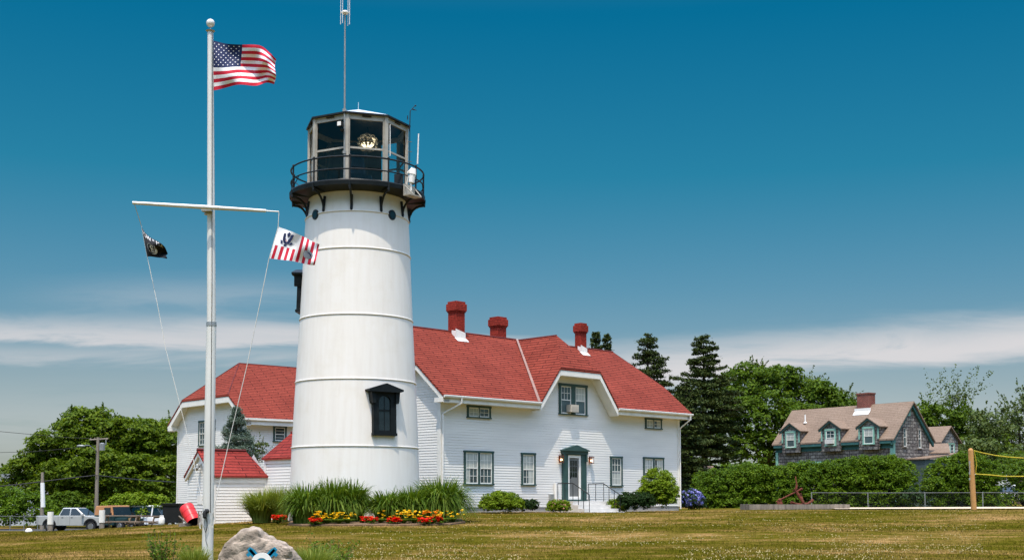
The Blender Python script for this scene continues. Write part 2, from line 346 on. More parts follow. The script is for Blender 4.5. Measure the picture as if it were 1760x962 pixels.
M['fwhite'] = mat('flag_white', (.80, .80, .80), .75, var=.04)
M['fblack'] = mat('flag_black', (.012, .012, .014), .75, var=.1)
M['fgrey'] = mat('flag_grey', (.3, .32, .38), .75, var=.2)
M['rope'] = mat('halyard_rope', (.62, .60, .54), .8, var=.1)
M['yrope'] = mat('yellow_rope', (.55, .42, .03), .7, var=.1)
M['sand'] = mat('pale_sand', (.56, .45, .31), .95, var=.15, scale=1.5, bump=.4, bscale=8)
M['wire'] = mat('cable', (.02, .02, .02), .7, var=.1)
M['lamp'] = emis('warm_bulb', (1, .62, .28), 4)
M['beam'] = emis('beacon_bulb', (1, .86, .62), 1.6)
M['flowery'] = leafmat('yellow_petals', (.72, .40, .01), (.85, .58, .02), (.88, .50, .02), .2)
M['flowero'] = leafmat('orange_petals', (.75, .22, .01), (.85, .34, .02), None, .2)
M['flowerr'] = leafmat('red_petals', (.60, .015, .008), (.80, .03, .015), None, .15)
M['flowerb'] = leafmat('blue_petals', (.10, .13, .45), (.22, .24, .62), (.42, .38, .72), .15, nscale=2)
M['flowerp'] = leafmat('pink_petals', (.75, .25, .25), (.8, .45, .35), None, .15)
M['flowerw'] = leafmat('white_petals', (.75, .75, .7), (.85, .85, .8), None, .15)
M['maple'] = leafmat('maple_leaves', (.035, .070, .003), (.085, .135, .006), (.15, .205, .012), .32)
M['decid'] = leafmat('green_leaves', (.032, .068, .004), (.075, .130, .008), (.125, .19, .014), .32)
M['greyleaf'] = leafmat('grey_green_leaves', (.045, .075, .022), (.085, .120, .030), (.13, .16, .05), .25)
M['pine'] = leafmat('pine_needles', (.022, .040, .012), (.048, .070, .018), (.080, .100, .026), .12, .7)
M['spruce'] = leafmat('blue_spruce_needles', (.055, .09, .065), (.105, .150, .115), (.20, .25, .19), .1, .7, 2)
M['hedge'] = leafmat('hedge_leaves', (.035, .075, .003), (.080, .145, .006), (.14, .205, .010), .3)
M['lightbush'] = leafmat('light_bush_leaves', (.085, .15, .006), (.15, .225, .010), (.22, .29, .02), .3, nscale=2)
M['darkbush'] = leafmat('dark_bush_leaves', (.012, .032, .009), (.024, .052, .012), (.035, .07, .016), .1, nscale=3)
M['reed'] = leafmat('ornamental_grass_blades', (.038, .085, .006), (.09, .155, .012), (.20, .27, .045), .3, nscale=1.5)
M['reedlt'] = leafmat('pale_grass_blades', (.12, .17, .02), (.21, .26, .045), (.33, .34, .10), .3, nscale=1.5)
M['lawn_blade'] = leafmat('lawn_blades', (.085, .088, .014), (.125, .115, .020), (.27, .20, .07), .3, nscale=.35)
# ------------------------------------------------------------------ ground
from mathutils import noise as mn0
def lawnmat(name, blade=False):
    m, t, b = newmat(name); lk = t.links.new
    tcn = nn(t, 'ShaderNodeTexCoord')
    def noise(sx, sy, sc, det=4, off=0):
        mp = nn(t, 'ShaderNodeMapping'); lk(tcn.outputs['Object'], mp.inputs[0]); mp.inputs['Scale'].default_value = (sx, sy, 0); mp.inputs['Location'].default_value = (off, off, 0); mp.inputs['Rotation'].default_value = (0, 0, .3 if sx != sy else 0)
        no = nn(t, 'ShaderNodeTexNoise'); lk(mp.outputs[0], no.inputs[0]); no.inputs['Scale'].default_value = sc; no.inputs['Detail'].default_value = det; no.inputs['Roughness'].default_value = .6; return no
    n1 = noise(.13, .23, 1.0, 5, 3.3)
    n2 = noise(.9, 1.6, 1.0, 6, 9)
    n3 = noise(9, 9, 1, 3)
    a = nn(t, 'ShaderNodeMath', operation='MULTIPLY_ADD'); lk(n2.outputs[0], a.inputs[0]); a.inputs[1].default_value = .55; 
    s = nn(t, 'ShaderNodeMath', operation='MULTIPLY'); lk(n1.outputs[0], s.inputs[0]); s.inputs[1].default_value = .75; lk(s.outputs[0], a.inputs[2])
    r = ramp(t, [(.50, (.052, .054, .004)), (.61, (.088, .074, .008)), (.70, (.155, .105, .027)), (.80, (.30, .18, .072))]); lk(a.outputs[0], r.inputs[0])
    r3 = ramp(t, [(.3, (.72, .76, .7)), (.7, (1.22, 1.2, 1.2))]); lk(n3.outputs[0], r3.inputs[0])
    mx = mixc(t, 'MULTIPLY', 1.0); lk(r.outputs[0], mx.inputs[6]); lk(r3.outputs[0], mx.inputs[7]); cur = mx.outputs[2]
    if blade:
        ge = nn(t, 'ShaderNodeNewGeometry'); rr = ramp(t, [(0, (.7, .8, .6)), (.85, (1.15, 1.2, 1.0)), (1, (1.9, 1.7, 1.9))]); lk(ge.outputs['Random Per Island'], rr.inputs[0])
        m2 = mixc(t, 'MULTIPLY', 1.0); lk(cur, m2.inputs[6]); lk(rr.outputs[0], m2.inputs[7]); cur = m2.outputs[2]
        # upright blades pick up the shading of the turf they stand in
        cn = nn(t, 'ShaderNodeCombineXYZ'); cn.inputs[2].default_value = 1; cn.inputs[1].default_value = -.35
        lk(cn.outputs[0], b.inputs['Normal'])
    else:
        bp = nn(t, 'ShaderNodeBump'); bp.inputs['Strength'].default_value = .7; bp.inputs['Distance'].default_value = .05; lk(n3.outputs[0], bp.inputs['Height']); lk(bp.outputs[0], b.inputs['Normal'])
    lk(cur, b.inputs['Base Color']); b.inputs['Roughness'].default_value = .95; b.inputs['Specular IOR Level'].default_value = .0
    return m
M['lawn'] = lawnmat('lawn'); M['blades'] = lawnmat('turf_blades', True)
xs = np.concatenate([np.linspace(-900, -70, 16), np.linspace(-66, 66, 133), np.linspace(70, 900, 16)])
ys = np.concatenate([np.linspace(-200, -4, 10), np.linspace(0, 120, 161), np.linspace(125, 1500, 26)])
V = np.array([(x, y, G(x, y)) for y in ys for x in xs]); nx = len(xs)
Fc = np.array([(j*nx+i, j*nx+i+1, (j+1)*nx+i+1, (j+1)*nx+i) for j in range(len(ys)-1) for i in range(nx-1)])
g = raw('lawn', V, Fc, M['lawn']); tag(g, 'dry mown grass lawn sloping up towards the lighthouse', kind='structure')
g.data.polygons.foreach_set('use_smooth', [True]*len(g.data.polygons))
Gv = np.vectorize(G)
def blades(n, y0, y1, hgt, wid):
    u = rng.random(n); Y = 1/(1/y0+(1/y1-1/y0)*u); X = (rng.random(n)-.5)*2*Y*.45
    Z = Gv(X, Y); a = rng.random(n)*math.tau; h = hgt*(.5+rng.random(n)); w = wid*(.6+rng.random(n)*.8)
    dx, dy = np.cos(a)*w, np.sin(a)*w; lx = (rng.random(n)-.5)*h*1.2; ly = (rng.random(n)-.5)*h*1.2
    V = np.empty((n, 3, 3)); V[:, 0] = np.stack([X-dx, Y-dy, Z-.01], 1); V[:, 1] = np.stack([X+dx, Y+dy, Z-.01], 1); V[:, 2] = np.stack([X+lx, Y+ly, Z+h], 1)
    return V.reshape(-1, 3)
V = np.concatenate([blades(170000, 22, 40, .026, .008), blades(110000, 38, 64, .03, .014), blades(14000, 22, 34, .075, .006)])
o = raw('turf_grass', V, np.arange(len(V)).reshape(-1, 3), M['blades'], k=3); tag(o, 'short dry turf blades covering the lawn', 'grass', kind='stuff')
n = 8000; Y_ = 1/(1/22+(1/55-1/22)*rng.random(n)); X_ = (rng.random(n)*1.25-.35)*Y_*.42; nz = np.array([mn0.noise(Vector((x*.25, y*.5, 5))) for x, y in zip(X_, Y_)]); kk = nz > -.05; X_ = X_[kk]; Y_ = Y_[kk]; n = len(X_)
a_ = rng.random(n)*math.tau; w_ = .009+.009*rng.random(n); Z_ = Gv(X_, Y_)+.05+.03*rng.random(n)
V = np.stack([np.stack([X_-w_*np.cos(a_), Y_-w_*np.sin(a_), Z_], 1), np.stack([X_, Y_, Z_-w_], 1), np.stack([X_+w_*np.cos(a_), Y_+w_*np.sin(a_), Z_], 1), np.stack([X_, Y_, Z_+w_], 1)], 1).reshape(-1, 3)
M['clover'] = mat('clover_heads', (.60, .48, .24), .9, var=.3)
o = raw('clover_flowers', V, np.arange(len(V)).reshape(-1, 4), M['clover']); tag(o, 'tiny pale clover heads speckling the lawn', 'clover', kind='stuff')
# volleyball sand and the fringe of the driveway on the left
def sheet(name, pts, dz, m, label, n=24):
    vs = []; fs = []
    a, b, c, d = [Vector((p[0], p[1])) for p in pts]
    for j in range(n+1):
        for i in range(n+1):
            u, v = i/n, j/n; q = (a*(1-u)+b*u)*(1-v)+(d*(1-u)+c*u)*v; vs.append((q.x, q.y, G(q.x, q.y)+dz))
    fs = [(j*(n+1)+i, j*(n+1)+i+1, (j+1)*(n+1)+i+1, (j+1)*(n+1)+i) for j in range(n) for i in range(n)]
    return tag(raw(name, np.array(vs), np.array(fs), m), label, kind='structure')
sheet('sand_court', [(15.6, 60.5), (36, 60), (38, 69), (17.4, 69)], .05, M['sand'], 'pale sand of the volleyball court')
M['asphalt'] = mat('asphalt', (.055, .053, .05), .9, var=.2, scale=2, bump=.3)
sheet('parking_area', [(-48, 74), (-16, 74), (-22, 100), (-62, 100)], .02, M['asphalt'], 'asphalt parking area behind the lawn')

# ------------------------------------------------------------------ lighthouse
TY = 47.0; TX = (610.75-880)/FPX*TY; TG = G(TX, TY)-.05
def th(h): return h-TG
LH = thing('lighthouse', 'tall white round lighthouse tower with black gallery and glazed lantern room', 'lighthouse', (TX, TY, TG))
prof = [(2.46, -.1), (2.43, th(-.45)), (2.365, th(1.90)), (2.25, th(4.33)), (2.12, th(6.69)), (2.015, th(9.14)), (1.95, th(10.50)), (1.86, th(11.17)), (1.84, th(11.28))]
b = MB(); b.lathe(prof, 96)
# riveted vertical plate seams, slightly proud
b.build('tower_shell', M['tower'], LH, smooth=True)
for r, h in ((2.365, 1.90), (2.25, 4.33), (2.12, 6.69), (2.015, 9.14), (1.95, 10.50)):
    b = MB(); b.lathe([(r-.02, th(h)-.035), (r+.022, th(h)-.03), (r+.030, th(h)-.002), (r+.024, th(h)+.02), (r-.02, th(h)+.025)], 96); b.build('band_moulding', M['tower'], LH, smooth=True)
def tr(h):  # tower radius at height
    return interp(th(h), [z for r, z in prof], [r for r, z in prof])
def rad(deg, r, h):   # deg from the direction of the camera, positive = picture right
    a = math.radians(deg); base = math.atan2(-TX, -TY) ; 
    # direction to the camera
    dx, dy = -TX, -TY; n = math.hypot(dx, dy); dx /= n; dy /= n
    rx, ry = -dy, dx      # picture right (dx,dy) rotated +90: (-dy, dx)
    return Vector(((dx*math.cos(a)+rx*math.sin(a))*r, (dy*math.cos(a)+ry*math.sin(a))*r, th(h)))
def radM(deg, r, h):  # local frame: x = along tangent (picture right), y = inward, z up
    p = rad(deg, r, h); o_ = rad(deg, 1, h)-rad(deg, 0, h); inw = -o_.normalized(); up = Vector((0, 0, 1)); x = inw.cross(up)
    m = Matrix((x, inw, up)).transposed().to_4x4(); m.translation = p; return m
for dg in (-52, 40.5, 130, -142):
    b = MB(); m = radM(dg, tr(10.46), 10.47)
    pr = [m @ Vector((math.cos(t)*.175, -.03, math.sin(t)*.19)) for t in [math.tau*i/24 for i in range(24)]]
    b.prism(pr, m.to_3x3() @ Vector((0, .12, 0))); ph = b.build('porthole', M['iron'], LH)
    b = MB(); pr = [m @ Vector((math.cos(t)*.125, -.036, math.sin(t)*.14)) for t in [math.tau*i/24 for i in range(24)]]
    b.prism(pr, m.to_3x3() @ Vector((0, .03, 0))); b.build('glass', M['glassdk'], ph)
# gallery
DK = 11.50; RG = 2.56
b = MB(); b.lathe([(1.80, th(DK)-.24), (RG-.08, th(DK)-.17), (RG, th(DK)-.17), (RG+.01, th(DK)-.02), (RG-.02, th(DK)+.02), (1.0, th(DK)+.025)], 96); b.build('gallery_deck', M['black'], LH, smooth=True, auto=.5)
NB = 11; A0 = -6.5
for i in range(NB):
    dg = A0+i*360/NB; b = MB()
    # curved bracket: plate swept in the radial plane
    top = DK-.18; outer = [(RG-.04, top), (RG-.02, top-.10)] + [(tr(10.65)+.02+(RG-.12-tr(10.65))*(1-math.sin(k/7*math.pi/2)), top-.12-.66*(1-math.cos(k/7*math.pi/2))) for k in range(8)] + [(tr(10.6)+.05, 10.56)]
    inner = [(tr(10.6)-.03, 10.56), (tr(11)-.03, top)]
    th_ = .035
    bi = [(RG-.2, top), (tr(11)+.05, top)]
    pts = outer+inner
    # open knee: leave an outline of bars rather than a full plate
    def bar(seq, w):
        for (r0, h0), (r1, h1) in zip(seq[:-1], seq[1:]):
            b.tube(rad(dg, r0, h0), rad(dg, r1, h1), w, w, 6)
    bar(outer, .045); bar([(tr(10.56)+.03, 10.56), (tr(11.1)+.03, 11.1)], .055); bar([(tr(11)+.03, top-.02), (RG-.03, top-.02)], .05)
    b.build('bracket', M['iron'], LH)
    b = MB(); p0 = rad(dg, RG-.05, DK-.15); p1 = rad(dg, RG-.05, DK+.90); b.tube(p0, p1, .032, .032, 8); b.sphere(p1, .045, 8)
    b.tube(rad(dg, RG+.0, DK-.05), rad(dg, RG, DK-.34), .045, .02, 6)
    b.build('rail_post', M['iron'], LH)
for h, w in ((DK+.86, .032), (DK+.40, .026)):
    b = MB(); pts = [rad(k*5, RG-.05, h) for k in range(73)]; b.path(pts, w, 6); b.build('guard_rail', M['iron'], LH)
for dg in (75, 92, 108, -75, -92):
    b = MB(); b.tube(rad(dg, RG-.05, DK+.02), rad(dg+16, RG-.05, DK+.40), .016, .016, 5); b.tube(rad(dg+16, RG-.05, DK+.02), rad(dg, RG-.05, DK+.40), .016, .016, 5); b.build('rail_brace', M['iron'], LH)
M['panel'] = mat('grey_panel', (.12, .135, .135), .7, var=.2)
# lantern room: octagon
RL = 1.90; CA = [-12.5+45*k for k in range(8)]; LB = DK+.02; LT = 14.15
def oct_(r, h, off=0): return [rad(a+off, r, h) for a in CA]
LP_ = [MB(), MB(), MB()]
for k in range(8):
    a0, a1 = CA[k], CA[(k+1) % 8]
    def wallpiece(b, h0, h1, ro, ri):
        b.mesh([rad(a0, ro, h0), rad(a1, ro, h0), rad(a1, ro, h1), rad(a0, ro, h1), rad(a0, ri, h0), rad(a1, ri, h0), rad(a1, ri, h1), rad(a0, ri, h1)],
               [(0, 1, 2, 3), (5, 4, 7, 6), (3, 2, 6, 7), (1, 0, 4, 5)])
    wallpiece(LP_[0], LB, LB+.20, RL+.02, RL-.08); wallpiece(LP_[1], LT-.22, LT, RL+.02, RL-.08); wallpiece(LP_[2], 12.84, 12.91, RL, RL-.05)
for b, nm in zip(LP_, ('lantern_sill', 'lantern_head', 'glazing_bar')): b.build(nm, M['lantern'], LH)
for k in range(8):
    b = MB(); m = radM(CA[k], RL, LB); b.box(-.075, .075, -.045, .07, 0, LT-LB-.002, M=m); b.box(-.11, -.079, -.01, .05, .01, LT-LB-.01, M=m); b.box(.079, .11, -.01, .05, .01, LT-LB-.01, M=m)
    b.build('mullion', M['lantern'], LH)
for k in range(8):
    a0, a1 = CA[k], CA[(k+1) % 8]; b = MB()
    if k in (3, 4, 5):   # landward side is blanked off with dark panels
        a0 = CA[k]; a1 = a0+45; am_ = a0+(25 if k == 3 else 0)
        if k != 5: b.prism([rad(am_, RL-.10 if am_ == a0 else RL-.22, LB+.1), rad(a1, RL-.10, LB+.1), rad(a1, RL-.10, LT-.15), rad(am_, RL-.10 if am_ == a0 else RL-.22, LT-.15)], rad((a0+a1)/2, .03, 0)-rad(0, 0, 0))
        else: b.prism([rad(a0, RL-.10, LB+.1), rad(a0+8, RL-.14, LB+.1), rad(a0+8, RL-.14, LT-.15), rad(a0, RL-.10, LT-.15)], rad((a0+a1)/2, .03, 0)-rad(0, 0, 0))
        b.build('blank_panel', M['panel'], LH)
        if k != 4: b = MB(); b.face([rad(a0, RL-.03, LB+.15), rad(a1, RL-.03, LB+.15), rad(a1, RL-.03, LT-.15), rad(a0, RL-.03, LT-.15)]); b.build('glass_pane', M['clear'], LH)
    if k in (3, 4, 5): pass
    else:
        b.face([rad(a0, RL-.03, LB+.15), rad(a1, RL-.03, LB+.15), rad(a1, RL-.03, LT-.15), rad(a0, RL-.03, LT-.15)]); b.build('glass_pane', M['clear'], LH)
RR = RL+.13
b = MB(); ev = oct_(RR, LT+.03); ev2 = oct_(RR, LT-.03); ap = Vector((0, 0, th(LT)+.72))
for k in range(8): b.face([ev[k], ev[(k+1) % 8], ap], 1)
for k in range(8): b.face([ev2[k], ev2[(k+1) % 8], ev[(k+1) % 8], ev[k]], 0)
b.face(list(reversed(ev2)), 0)
b.tube(ap-Vector((0, 0, .05)), ap+Vector((0, 0, .28)), .012, .008, 6, 1)
M['roofwhite'] = mat('white_metal_roof', (.62, .68, .70), .4, .2, var=.08)
b.build('lantern_roof', [M['iron'], M['roofwhite']], LH)
for k, f_ in ((7, .5), (0, .5), (1, .5), (6, .5)):
    a0, a1 = CA[k], CA[(k+1) % 8]; b = MB(); p = (rad(a0, RL+.045, LT-.085)+rad(a1, RL+.045, LT-.085))/2; d = (rad(a1, 1, 0)-rad(a0, 1, 0)).normalized()
    b.tube(p-d*.17, p+d*.17, .028, .028, 6); b.build('vent', M['iron'], LH)
# beacon
b = MB(); b.lathe([(.55, th(DK)+.03), (.55, th(DK)+.75), (.30, th(DK)+.8), (.22, th(DK)+1.5), (.34, th(DK)+1.55), (.34, th(DK)+1.66)], 20, cap=True)
b.box(-.55, -.25, .3, .9, th(DK)+.03, th(DK)+1.2); b.box(.75, 1.05, .2, .6, th(DK)+.03, th(DK)+.6)
bc = b.build('beacon_stand', M['iron'], LH)
hc = th(DK)+2.02
b = MB(); q = rad(60, .42, 0); cx, cy = q.x, q.y
b.sphere((cx, cy, hc), .40, 12, sc=(1, 1, .85)); b.build('beacon_lens', clearglass('beacon_glass', (.95, .90, .80), .12), LH)
for k in (-2, -1, 1, 2):
    b = MB(); r_ = math.cos(k*.42)*.41; z_ = hc+math.sin(k*.42)*.35; b.path([(cx+r_*math.cos(t), cy+r_*math.sin(t), z_) for t in [math.tau*i/24 for i in range(25)]], .012, 5); b.build('lens_ring', M['lantern'], LH)
b = MB()
for k in range(9):
    a = math.tau*k/9; b.tube((cx+.04*math.cos(a), cy+.04*math.sin(a), hc-.24), (cx+.24*math.cos(a), cy+.24*math.sin(a), hc-.05), .014, .030, 6)
b.build('beacon_bulb', M['beam'], LH)
b = MB(); b.lathe([(.05, hc+.33), (.10, hc+.36), (.02, hc+.38), (.02, hc+.75)], 12, cx=cx, cy=cy, cap=True); b.tube((-1.0, .2, th(LT)-.55), (1.0, .2, th(LT)-.55), .03, .03, 6); b.build('beacon_cap', M['iron'], LH)
# floodlight, antenna mast, whips, vane, fog sensor
def atpx(px, py, Y): v = P(px, py, Y); return Vector((v.x-TX, v.y-TY, v.z-TG))
ay = TY-1.93
b = MB(); b.tube(atpx(592, 308, ay), atpx(593, 24, ay), .038, .028, 8); b.box(-.06, .06, -.05, .12, -.05, .05, M=Matrix.Translation(atpx(592, 190, ay))); b.box(-.06, .06, -.05, .12, -.05, .05, M=Matrix.Translation(atpx(592, 262, ay)))
am = b.build('antenna_mast', M['galv'], LH)
b = MB(); c = atpx(593, 22, ay); b.sphere(c, .11, 10, sc=(1.3, 1.3, .7)); 
for dx, dy in ((-.16, 0), (.17, 0), (-.07, -.14), (.09, .14)):
    b.tube(c, c+Vector((dx, dy, .0)), .02, .02, 6); b.tube(c+Vector((dx, dy, -.45)), c+Vector((dx, dy, .75)), .011, .009, 6)
b.build('antenna_head', M['white'], am)
b = MB(); c = atpx(584, 213, ay-.12); b.box(-.09, .09, -.05, .10, -.09, .09, 0, Matrix.Translation(c) @ Matrix.Rotation(-.35, 4, 'Z')); b.tube(c+Vector((.05, .05, 0)), atpx(591, 213, ay), .02, .02, 6); b.tube(atpx(588, 222, ay-.1), atpx(588, 226, ay-.1), .09, .06, 12)
b.build('floodlight', M['iron'], LH)
b = MB(); b.box(-.075, .075, -.057, -.052, -.075, .075, 0, Matrix.Translation(c) @ Matrix.Rotation(-.35, 4, 'Z')); b.build('floodlight_glass', M['white'], LH)
for (p0, p1, Y, r) in (((670.5, 268), (670.5, 214), TY-1.95, .016), ((717.5, 282), (719.5, 230), TY-.9, .028)):
    b = MB(); b.tube(atpx(*p0, Y), atpx(*p1, Y), r, r*.8, 6); b.build('whip_antenna', M['white'], LH)
b = MB(); Yv = TY-.35; b.tube(atpx(704, 226, Yv), atpx(705, 191, Yv), .022, .018, 6); b.tube(atpx(700.5, 206, Yv), atpx(700.5, 199, Yv), .02, .02, 6); b.tube(atpx(705, 191, Yv), atpx(714, 181, Yv), .014, .012, 6); b.tube(atpx(709, 188, Yv), atpx(716, 190, Yv), .03, .008, 6); b.sphere(atpx(714, 182, Yv), .035, 8)
b.build('weather_vane', M['iron'], LH)
Yf = TY-1.5; c = atpx(710, 312, Yf)
b = MB(); b.tube(atpx(706, 328, Yf), atpx(706, 314, Yf), .045, .045, 8); b.tube(atpx(707, 314, Yf), atpx(709, 300, Yf), .11, .12, 12); b.tube(atpx(709, 300, Yf), atpx(711, 290, Yf), .14, .09, 12); b.tube(atpx(700, 298, Yf), atpx(709, 289, Yf), .035, .05, 8); b.tube(atpx(698, 322, Yf), atpx(702, 302, Yf), .015, .015, 6)
b.build('fog_sensor', M['white'], LH)
b = MB(); m = radM(46, RG+.04, DK); b.box(-.30, .30, -.04, .0, -.42, .02, 0, m); b.box(-.30, .34, -.34, -.04, -.42, -.38, 0, m); b.tube(m @ Vector((-.25, -.04, -.05)), m @ Vector((-.1, -.32, -.38)), .02, .02, 6); b.tube(m @ Vector((.28, -.04, -.05)), m @ Vector((.32, -.32, -.38)), .02, .02, 6)
b.build('equipment_bracket', M['lantern'], LH)
b = MB(); 
for k in range(5): c = rad(74, RL+.05, 12.0+k*.38); b.tube(c, c+(rad(90, .16, 0)-rad(0, 0, 0)), .012, .012, 5)
b.tube(rad(78, RL+.10, LB), rad(78, RL+.10, LT), .015, .015, 5); b.build('ladder_rungs', M['iron'], LH)
b = MB(); b.box(-.16, .16, -.12, .12, 0, .42, 0, Matrix.Translation(rad(42, 2.25, DK+.02))); b.lathe([(.10, 0), (.16, .05), (.06, .12), (.13, .22), (.05, .3)], 12, cx=rad(48, 2.2, 0).x, cy=rad(48, 2.2, 0).y, cap=True) if False else None
b.build('gallery_box', M['iron'], LH)
# tower windows
def towerwin(deg, h0, h1):
    rr = tr((h0+h1)/2)-.02; m = radM(deg, rr, h0) @ Matrix.Diagonal((.92, 1, 1, 1)); H_ = h1-h0
    tl = math.atan((tr(h0)-tr(h1))/(H_)); m = m @ Matrix.Rotation(-tl*.6, 4, 'X')
    root = None; b = MB()
    b.box(-.50, -.26, -.16, .12, .02, H_-.62, 0, m); b.box(.26, .50, -.16, .12, .02, H_-.62, 0, m)
    b.box(-.52, .52, -.20, .12, -.04, .055, 0, m); b.box(-.26, .26, -.14, .12, .058, .15, 0, m); b.box(-.259, .259, -.125, .10, .84, .90, 0, m)
    # arched head filler
    arc = [(-.26, H_-.62)] + [(-.26*math.cos(math.pi*k/10), H_-.62+.0+.20*math.sin(math.pi*k/10)) for k in range(11)] + [(.26, H_-.62), (.50, H_-.62), (.50, H_-.24), (-.50, H_-.24), (-.50, H_-.62)]
    for k in range(10):
        a0 = math.pi*k/10; a1 = math.pi*(k+1)/10
        q = [(-.26*math.cos(a0), H_-.62+.20*math.sin(a0)), (-.26*math.cos(a1), H_-.62+.20*math.sin(a1)), (-.26*math.cos(a1), H_-.24), (-.26*math.cos(a0), H_-.24)]
        b.prism([m @ Vector((x, -.17, z)) for x, z in q], m.to_3x3() @ Vector((0, .2, 0)))
    b.box(-.50, -.26, -.17, .12, H_-.617, H_-.24, 0, m); b.box(.26, .50, -.17, .12, H_-.617, H_-.24, 0, m)
    wn = b.build('window', M['black'], LH)
    b = MB()
    hood = [(-.74, H_-.26), (-.74, H_-.20), (0, H_+.02), (.74, H_-.20), (.74, H_-.26), (.60, H_-.30), (-.60, H_-.30)]
    b.prism([m @ Vector((x, -.34, z)) for x, z in hood], m.to_3x3() @ Vector((0, .46, 0)))
    for s in (-1, 1):
        cb = [(s*.62, H_-.301), (s*.58, H_-.62), (s*.56, H_-.70), (s*.44, H_-.70), (s*.44, H_-.301)]
        b.prism([m @ Vector((x, -.26, z)) for x, z in cb], m.to_3x3() @ Vector((0, .36, 0)))
    b.build('window_hood', M['black'], wn)
    b = MB(); b.box(-.28, .28, -.105, .10, .12, H_-.3, 0, m); b.build('pane', M['glassdk'], wn)
    b = MB(); b.box(-.012, .012, -.118, -.106, .16, H_-.45, 0, m); b.build('muntin', M['black'], wn)
towerwin(25.6, 2.31, 4.13); towerwin(-101, 7.05, 8.68)

# ------------------------------------------------------------------ clapboard buildings
def clip(poly, lo, hi):
    def cut(p, h, keep_above):
        r = []
        for i in range(len(p)):
            a, b_ = p[i], p[(i+1) % len(p)]; ia = (a[1] >= h) == keep_above or abs(a[1]-h) < 1e-9; ib = (b_[1] >= h) == keep_above or abs(b_[1]-h) < 1e-9
            if ia: r.append(a)
            if ia != ib: t = (h-a[1])/(b_[1]-a[1]); r.append((a[0]+t*(b_[0]-a[0]), h))
        return r
    q = cut(poly, lo, True); return cut(q, hi, False) if len(q) > 2 else []
def boards(b, poly, mp, ex=.115, off=.016, m=0):
    lo = min(p[1] for p in poly); hi = max(p[1] for p in poly)
    b.face([mp(u, h, 0) for u, h in poly], m)
    k = math.floor(lo/ex)
    while k*ex < hi:
        h0, h1 = max(k*ex, lo), min((k+1)*ex, hi); q = clip(poly, h0, h1)
        if len(q) > 2 and h1-h0 > 1e-3:
            of = lambda h: .003+off*(1-(h-k*ex)/ex)
            b.face([mp(u, h, of(h)) for u, h in q], m)
            us = [u for u, h in q if abs(h-h0) < 1e-6]
            if len(us) >= 2: b.face([mp(min(us), h0, .001), mp(max(us), h0, .001), mp(max(us), h0, of(h0)), mp(min(us), h0, of(h0))], m)
        k += 1
def pbox(b, mp, u0, u1, h0, h1, o0, o1, m=0):
    vs = [mp(u, h, o) for o in (o0, o1) for h in (h0, h1) for u in (u0, u1)]
    b.mesh(vs, [(0, 2, 3, 1), (4, 5, 7, 6), (0, 1, 5, 4), (2, 6, 7, 3), (0, 4, 6, 2), (1, 3, 7, 5)], m)
def window(parent, mp, u0, u1, h0, h1, n=1, case='green', cw=.09, sash='trim', cols=3, split=.5, lower=True, top_only=False, curt=None, proud=.07, mull=.12):
    b = MB()
    pbox(b, mp, u0, u0+cw, h0+.001, h1-cw, -.03, proud); pbox(b, mp, u1-cw, u1, h0+.001, h1-cw, -.03, proud)
    pbox(b, mp, u0-.02, u1+.02, h1-cw, h1, -.03, proud+.012); pbox(b, mp, u0-.03, u1+.03, h0-.05, h0, -.03, proud+.03)
    iu0, iu1 = u0+cw, u1-cw; ih0, ih1 = h0, h1-cw
    wu = (iu1-iu0-mull*(n-1))/n
    for k in range(n-1): pbox(b, mp, iu0+wu*(k+1)+mull*k, iu0+(wu+mull)*(k+1), ih0+.001, ih1-.001, -.03, proud-.004)
    w = b.build('window', M[case], parent)
    s = MB(); g_ = MB(); CU = []; f = .045
    for k in range(n):
        a = iu0+(wu+mull)*k; c = a+wu; e = .0
        pbox(s, mp, a, a+f, ih0, ih1, -.02, .044); pbox(s, mp, c-f, c, ih0, ih1, -.02, .044)
        pbox(s, mp, a+f, c-f, ih0, ih0+f*1.2, -.02, .042); pbox(s, mp, a+f, c-f, ih1-f, ih1, -.02, .042)
        hm = ih0+(ih1-ih0)*split
        if not top_only: pbox(s, mp, a+f, c-f, hm-.02, hm+.02, -.02, .046)
        halves = [(hm, ih1)] + ([(ih0, hm)] if lower else []) if not top_only else [(ih0, ih1)]
        for (q0, q1) in halves:
            for j in range(1, cols): x = a+f+(c-a-2*f)*j/cols; pbox(s, mp, x-.008, x+.009, q0+.025, q1-.03, -.01, .034)
            x = (q0+q1)/2; pbox(s, mp, a+f, c-f, x-.009, x+.009, -.01, .033)
        pbox(g_, mp, a+f, c-f, ih0+f, ih1-f, -.02, .022)
        if curt and curt[k]:
            for (x0_, x1_, y0_, y1_) in curt[k]:
                cu = MB(); pbox(cu, mp, a+f+(c-a-2*f)*x0_, a+f+(c-a-2*f)*x1_, ih0+f+(ih1-ih0-2*f)*y0_, ih0+f+(ih1-ih0-2*f)*y1_, -.01, .026); CU.append(cu)
    s.build('sash', M[sash], w); g_.build('pane', M['glass'], w)
    for cu in CU: cu.build('curtain', M['curtain'], w)

    return w
def slab(b, pts, t=.10, m=0, m2=None):
    """roof plane: top polygon with its own thickness straight down"""
    top = [Vector(p) for p in pts]; bot = [p-Vector((0, 0, t)) for p in top]; n = len(top)
    nr = (top[1]-top[0]).cross(top[2]-top[0])
    if nr.z < 0: top.reverse(); bot.reverse()
    b.face(top, m); b.face(list(reversed(bot)), m if m2 is None else m2)
    for i in range(n): b.face([bot[i], bot[(i+1) % n], top[(i+1) % n], top[i]], m if m2 is None else m2)
def capline(b, pts, w=.10, t=.03, m=0):
    for p, q in zip(pts[:-1], pts[1:]): b.tube(p, q, w*.5, w*.5, 6, m)

